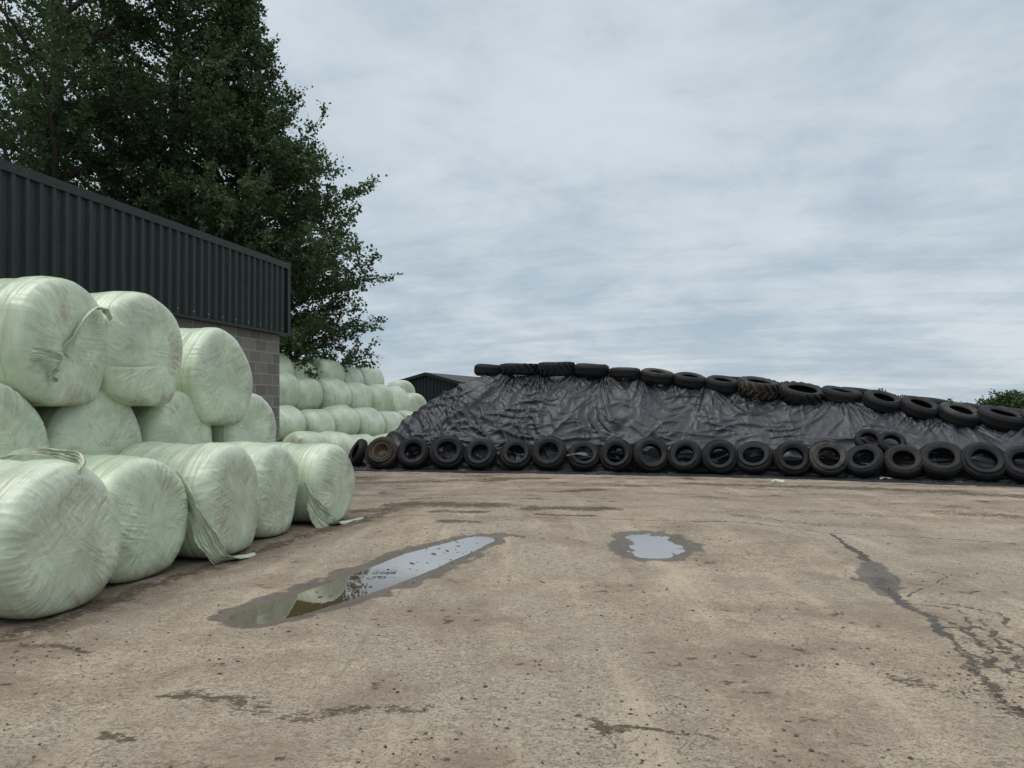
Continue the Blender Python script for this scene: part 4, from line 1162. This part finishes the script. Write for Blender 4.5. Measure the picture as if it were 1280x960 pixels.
def make_tree(root, height, prof, nlimb, leaf, per_twig, seed, trunk_r=.28, mat=None, sub=9, twigs=6, base=.12, up=.55, gap=None, spread=1.0):
    """prof(f): crown radius at height fraction f"""
    g = np.random.default_rng(seed); mat = mat or M_LEAF
    nt = 14
    tz = np.linspace(0, height * .97, nt)
    tp = np.stack([.25 * perlin(tz * .22, tz * 0 + .5, seed), .25 * perlin(tz * .22, tz * 0 + 7.5, seed + 1), tz], -1)
    tp[:, :2] -= tp[0, :2]
    tr = trunk_r * (1 - tz / height) ** .8 + .02
    trunk_paths = [(tp, tr)]; limb_paths = []; fine = []
    LP = []; LD = []; LT = []
    for i in range(nlimb):
        f = base + (1 - base) * ((i + g.random() * .8) / nlimb) ** .92
        f = min(f, .985)
        z = f * height; o = np.array([np.interp(z, tz, tp[:, 0]), np.interp(z, tz, tp[:, 1]), z])
        az = i * 2.39996 + g.normal() * .35
        Rc = prof(f) * (0.72 + .42 * g.random())
        if Rc < .25: Rc = .25
        n = 9; t = np.linspace(0, 1, n)
        rise = Rc * (up * (.6 + .8 * g.random()))
        hx = np.array([math.cos(az), math.sin(az), 0])
        P = o + hx * (Rc * t)[:, None] + np.array([0, 0, 1.0]) * (rise * t ** 1.25)[:, None]
        side = np.array([-hx[1], hx[0], 0]); P += side * (Rc * .10 * np.sin(t * 3 + g.random() * 6) * t)[:, None]
        P[:, 2] += Rc * .05 * perlin(t * 4, t * 0 + i, seed + 5)
        r0 = max(.012, trunk_r * .33 * (Rc / 5) ** .7)
        limb_paths.append((P, r0 * (1 - t) ** .8 + .006))
        ns = max(3, int(sub * (Rc / 4) ** .6))
        for k in range(ns + 1):
            tt = .22 + .78 * (k + g.random() * .6) / ns if k < ns else 1.0
            tt = min(tt, 1); q = np.array([np.interp(tt, t, P[:, c]) for c in range(3)])
            d = P[min(n - 1, int(tt * (n - 1)) + 1)] - P[max(0, int(tt * (n - 1)) - 1)]; d /= np.linalg.norm(d)
            sg = 1 if k % 2 else -1
            dv = d * .75 + side * sg * (.55 + .3 * g.random()) + np.array([0, 0, .15 + .5 * (g.random() - .4)]) if k < ns else d
            dv /= np.linalg.norm(dv)
            L = Rc * (.42 - .20 * tt) * (.7 + .6 * g.random()) * spread + .25
            m = 5; t2 = np.linspace(0, 1, m)
            Q = q + dv * (L * t2)[:, None]; Q[:, 2] += L * .12 * t2 ** 2 - L * .05 * g.random() * t2
            fine.append((Q, .010 * (1 - t2) + .004))
            ntw = max(2, int(twigs * (L / .9) ** .7))
            for j in range(ntw + 1):
                t3 = (j + g.random() * .7) / ntw if j < ntw else 1.0
                t3 = min(t3, 1); s0 = np.array([np.interp(t3, t2, Q[:, c]) for c in range(3)])
                tv = dv + g.normal(size=3) * .75 + np.array([0, 0, .15]); tv /= np.linalg.norm(tv)
                tl = (.28 + .35 * g.random()) * spread
                if j % 2 == 0: fine.append((np.stack([s0, s0 + tv * tl * .5, s0 + tv * tl]), np.array([.005, .004, .002])))
                nl = max(3, int(per_twig * (.6 + .8 * g.random())))
                u = g.random(nl)
                LP.append(s0 + tv * (u * tl)[:, None] + g.normal(size=(nl, 3)) * .06 * spread)
                LD.append(np.tile(tv, (nl, 1))); LT.append(np.full(nl, g.random()))
    LP = np.concatenate(LP); LD = np.concatenate(LD); LT = np.concatenate(LT)
    n = len(LP)
    a = LD + g.normal(size=(n, 3)) * .8 - np.array([0, 0, .35]); a /= np.linalg.norm(a, axis=1)[:, None]
    b = np.cross(a, g.normal(size=(n, 3)) * .6 + np.array([0, 0, 1.0])); b /= np.linalg.norm(b, axis=1)[:, None] + 1e-9
    L = leaf * (.7 + .6 * g.random(n))[:, None]; wd = L * .40
    fold = np.cross(a, b) * L * .12
    V = np.stack([LP, LP + a * L * .5 + b * wd + fold, LP + a * L, LP + a * L * .5 - b * wd + fold], 1).reshape(-1, 3)
    F = np.arange(n * 4).reshape(-1, 4)
    me = np_mesh('crown', V, F, False)
    tone = np.clip(.55 * np.repeat(LT, 4) + .45 * np.repeat(g.random(n), 4), 0, 1)
    me.attributes.new('tone', 'FLOAT', 'POINT').data.foreach_set('value', np.ascontiguousarray(tone, dtype=np.float32))
    link('crown', me, mat, root)
    V1, F1 = tubes(trunk_paths, 12); link('trunk', np_mesh('trunk', V1, F1), M_BARK, root)
    V2, F2 = tubes(limb_paths, 6); V3, F3 = tubes(fine, 3)
    o = link('branches', np_mesh('branches', np.concatenate([V2, V3]), np.concatenate([F2, F3 + len(V2)])), M_BARK, root); o['kind'] = 'stuff'
    return n


def prof_pts(pts):
    fx = [p[0] for p in pts]; fy = [p[1] for p in pts]
    return lambda f: float(np.interp(f, fx, fy))


GTR = 'tall trees behind the farm building'
ta = thing('broadleaf_tree', 'tallest dark tree at the left photo edge, trunk and sky gaps showing', 'tree', (-15.2, 25.5, -.6), (0, 0, .4), GTR)
make_tree(ta, 23, prof_pts([(.08, 3.0), (.25, 4.6), (.5, 5.0), (.8, 3.6), (1, .5)]), 66, .125, 14, 11, .36, sub=9, twigs=6)
tb = thing('broadleaf_tree', 'dense dark tree in the middle, rising above the long cladding', 'tree', (-11.9, 27.5, -.8), (0, 0, 1.7), GTR)
make_tree(tb, 20, prof_pts([(.08, 3.4), (.25, 4.6), (.5, 4.0), (.68, 2.6), (.85, 1.5), (1, .3)]), 84, .12, 16, 12, .34, sub=10, twigs=7)
tc = thing('broadleaf_tree', 'conical dark tree on the right with drooping lower boughs by the building corner', 'tree', (-9.5, 27.2, -.8), (0, 0, 2.9), GTR)
make_tree(tc, 17.2, prof_pts([(.12, 3.5), (.18, 3.8), (.23, 3.6), (.28, 3.4), (.36, 3.8), (.44, 3.9), (.54, 3.1), (.64, 2.0), (.80, .9), (1, .15)]), 110, .12, 17, 13, .28, sub=11, twigs=7, up=.26, base=.14)
td = thing('broadleaf_tree', 'tree farther back between the two left trunks, seen through their crowns', 'tree', (-17.5, 33.0, -1.0), (0, 0, .9), GTR)
make_tree(td, 20, prof_pts([(.08, 4.0), (.3, 5.2), (.6, 4.4), (.85, 2.4), (1, .4)]), 52, .14, 11, 14, .3, sub=8, twigs=5)


def far_trees():
    gname = 'distant trees beyond the heap'
    P = []
    for k in range(3):
        r = thing('distant_tree', 'x', 'tree', (0, 0, 0), (0, 0, 0), gname)
        make_tree(r, 9.0, prof_pts([(.05, 2.0), (.3, 3.2), (.6, 3.1), (.85, 2.0), (1, .5)]), 30, .36, 12, 300 + k, .2, M_FARLEAF, sub=6, twigs=4, base=.10, spread=1.7)
        P.append(r)
    spots = [  # px, py of the top, distance, proto, label
        (1268, 489, 95, 0, 'tall green tree on the skyline at the right photo edge'),
        (1247, 495, 100, 1, 'lower green tree joined to the left of the right-edge tree'),
        (1290, 487, 92, 2, 'green tree cut by the right photo edge beyond the heap'),
        (1232, 502, 108, 2, 'smallest green tree at the left end of the right-hand clump'),
        (1092, 490, 80, 1, 'dark bushy treetop peeping above the fourth crest tyre from right'),
        (1128, 495, 84, 0, 'dark treetop showing between two tilted crest tyres'),
        (1175, 499, 110, 2, 'small round treetop above the crest tyres, left of the skyline gap'),
        (1150, 501, 110, 0, 'low treetop just above the third crest tyre from right'),
        (1194, 502, 112, 1, 'lowest treetop beside the skyline gap above the dusty crest tyre'),
    ]
    for i, (px, py, d, k, lb) in enumerate(spots):
        o = P[k] if not P[k].get('used') else copy_tree(P[k])
        P[k]['used'] = 1
        x = (px - CX) / FOC * d; top = EYE + (HY - py - 8) / FOC * d
        g0 = float(macro_z(np.array([x]), np.array([float(d)]))[0])
        s = (top - g0) / 9.0
        o.location = (x, d, g0); o.scale = (s * 1.0, s * 1.0, s); o.rotation_euler = (0, 0, i * 1.3)
        o['label'] = lb
    for p in P: del p['used']
    for o in list(COL.objects):
        if o.get('used') is not None: del o['used']


far_trees()

# ------------------------------------------------------------------ light, sky, camera
SUN_AZ, SUN_EL = math.radians(-105), math.radians(62)      # compass from +Y, clockwise
w = bpy.data.worlds.new('World'); scene.world = w; w.use_nodes = True
nt = w.node_tree; nt.nodes.clear(); N = NB(nt)
out = N.n('ShaderNodeOutputWorld'); bg = N.n('ShaderNodeBackground'); nt.links.new(bg.outputs[0], out.inputs[0])
sky = N.n('ShaderNodeTexSky', sky_type='NISHITA'); sky.sun_disc = False; sky.sun_elevation = SUN_EL; sky.sun_rotation = SUN_AZ
tc_ = N.n('ShaderNodeTexCoord').outputs['Generated']
sp = N.n('ShaderNodeSeparateXYZ'); nt.links.new(tc_, sp.inputs[0])
zc = N.math('MAXIMUM', sp.outputs[2], 0.0); den = N.math('ADD', zc, .20)
cv = N.n('ShaderNodeCombineXYZ'); N.put(cv.inputs[0], N.math('DIVIDE', sp.outputs[0], den)); N.put(cv.inputs[1], N.math('DIVIDE', sp.outputs[1], den)); cv.inputs[2].default_value = 3.1
P0 = N.mapping(cv.outputs[0], (1, 1, 1), (0, 0, math.radians(18)))
big = N.noise(N.mapping(P0, (.85, .7, 1)), 1.0, 8, .58, .35)
mid = N.noise(N.mapping(P0, (2.6, 2.6, 1), loc=(4, 2, 0)), 1.0, 9, .64, .4)
thin = N.noise(N.mapping(P0, (1.0, 6.5, 1), loc=(1, 9, 0)), 1.0, 7, .6, .5)
f = N.math('ADD', N.math('ADD', N.math('MULTIPLY', big, .5), N.math('MULTIPLY', mid, .30)), N.math('MULTIPLY', thin, N.math('SUBTRACT', .22, N.math('MULTIPLY', N.ramp(zc, .1, .3), .14))))
f = N.math('ADD', f, N.math('ADD', .03, N.math('MULTIPLY', N.ramp(zc, .1, .3), .07)))
cl = N.mix(N.ramp(f, .41, .655), (.405, .505, .585), (.68, .755, .81))
low = N.mix(N.ramp(f, .42, .64), (.42, .52, .615), (.68, .74, .785))
c = N.mix(N.ramp(zc, .02, .24), low, cl)
rich = N.math('MULTIPLY', N.ramp(zc, .50, .95), 1.0)
c = N.mix(rich, c, (1.6, 1.64, 1.72))
skyc = N.mix(1.0, sky.outputs[0], (.10, .10, .10), 'MULTIPLY')
c = N.mix(.10, c, skyc)
nt.links.new(c, bg.inputs[0]); bg.inputs[1].default_value = 1.0

sl = bpy.data.lights.new('sun', 'SUN'); sl.energy = 1.3; sl.angle = math.radians(35); sl.color = (1, .96, .90)
so = bpy.data.objects.new('sun', sl); COL.objects.link(so)
sd = Vector((math.sin(SUN_AZ) * math.cos(SUN_EL), math.cos(SUN_AZ) * math.cos(SUN_EL), math.sin(SUN_EL)))
so.rotation_euler = sd.to_track_quat('Z', 'Y').to_euler(); so.location = sd * 40

cd = bpy.data.cameras.new('camera'); cd.sensor_width = 36; cd.lens = 27.0; cd.shift_y = (HY - 480) / 1280.0
cd.clip_end = 9000; cd.clip_start = .05
co = bpy.data.objects.new('camera', cd); COL.objects.link(co); co.location = (0, 0, EYE); co.rotation_euler = (math.radians(90), 0, 0)
scene.camera = co
vs = scene.view_settings; vs.view_transform = 'Standard'; vs.look = 'None'; vs.exposure = 0.0; vs.gamma = 1; vs.use_curve_mapping = False
scene.cycles.max_bounces = 6; scene.cycles.use_denoising = True
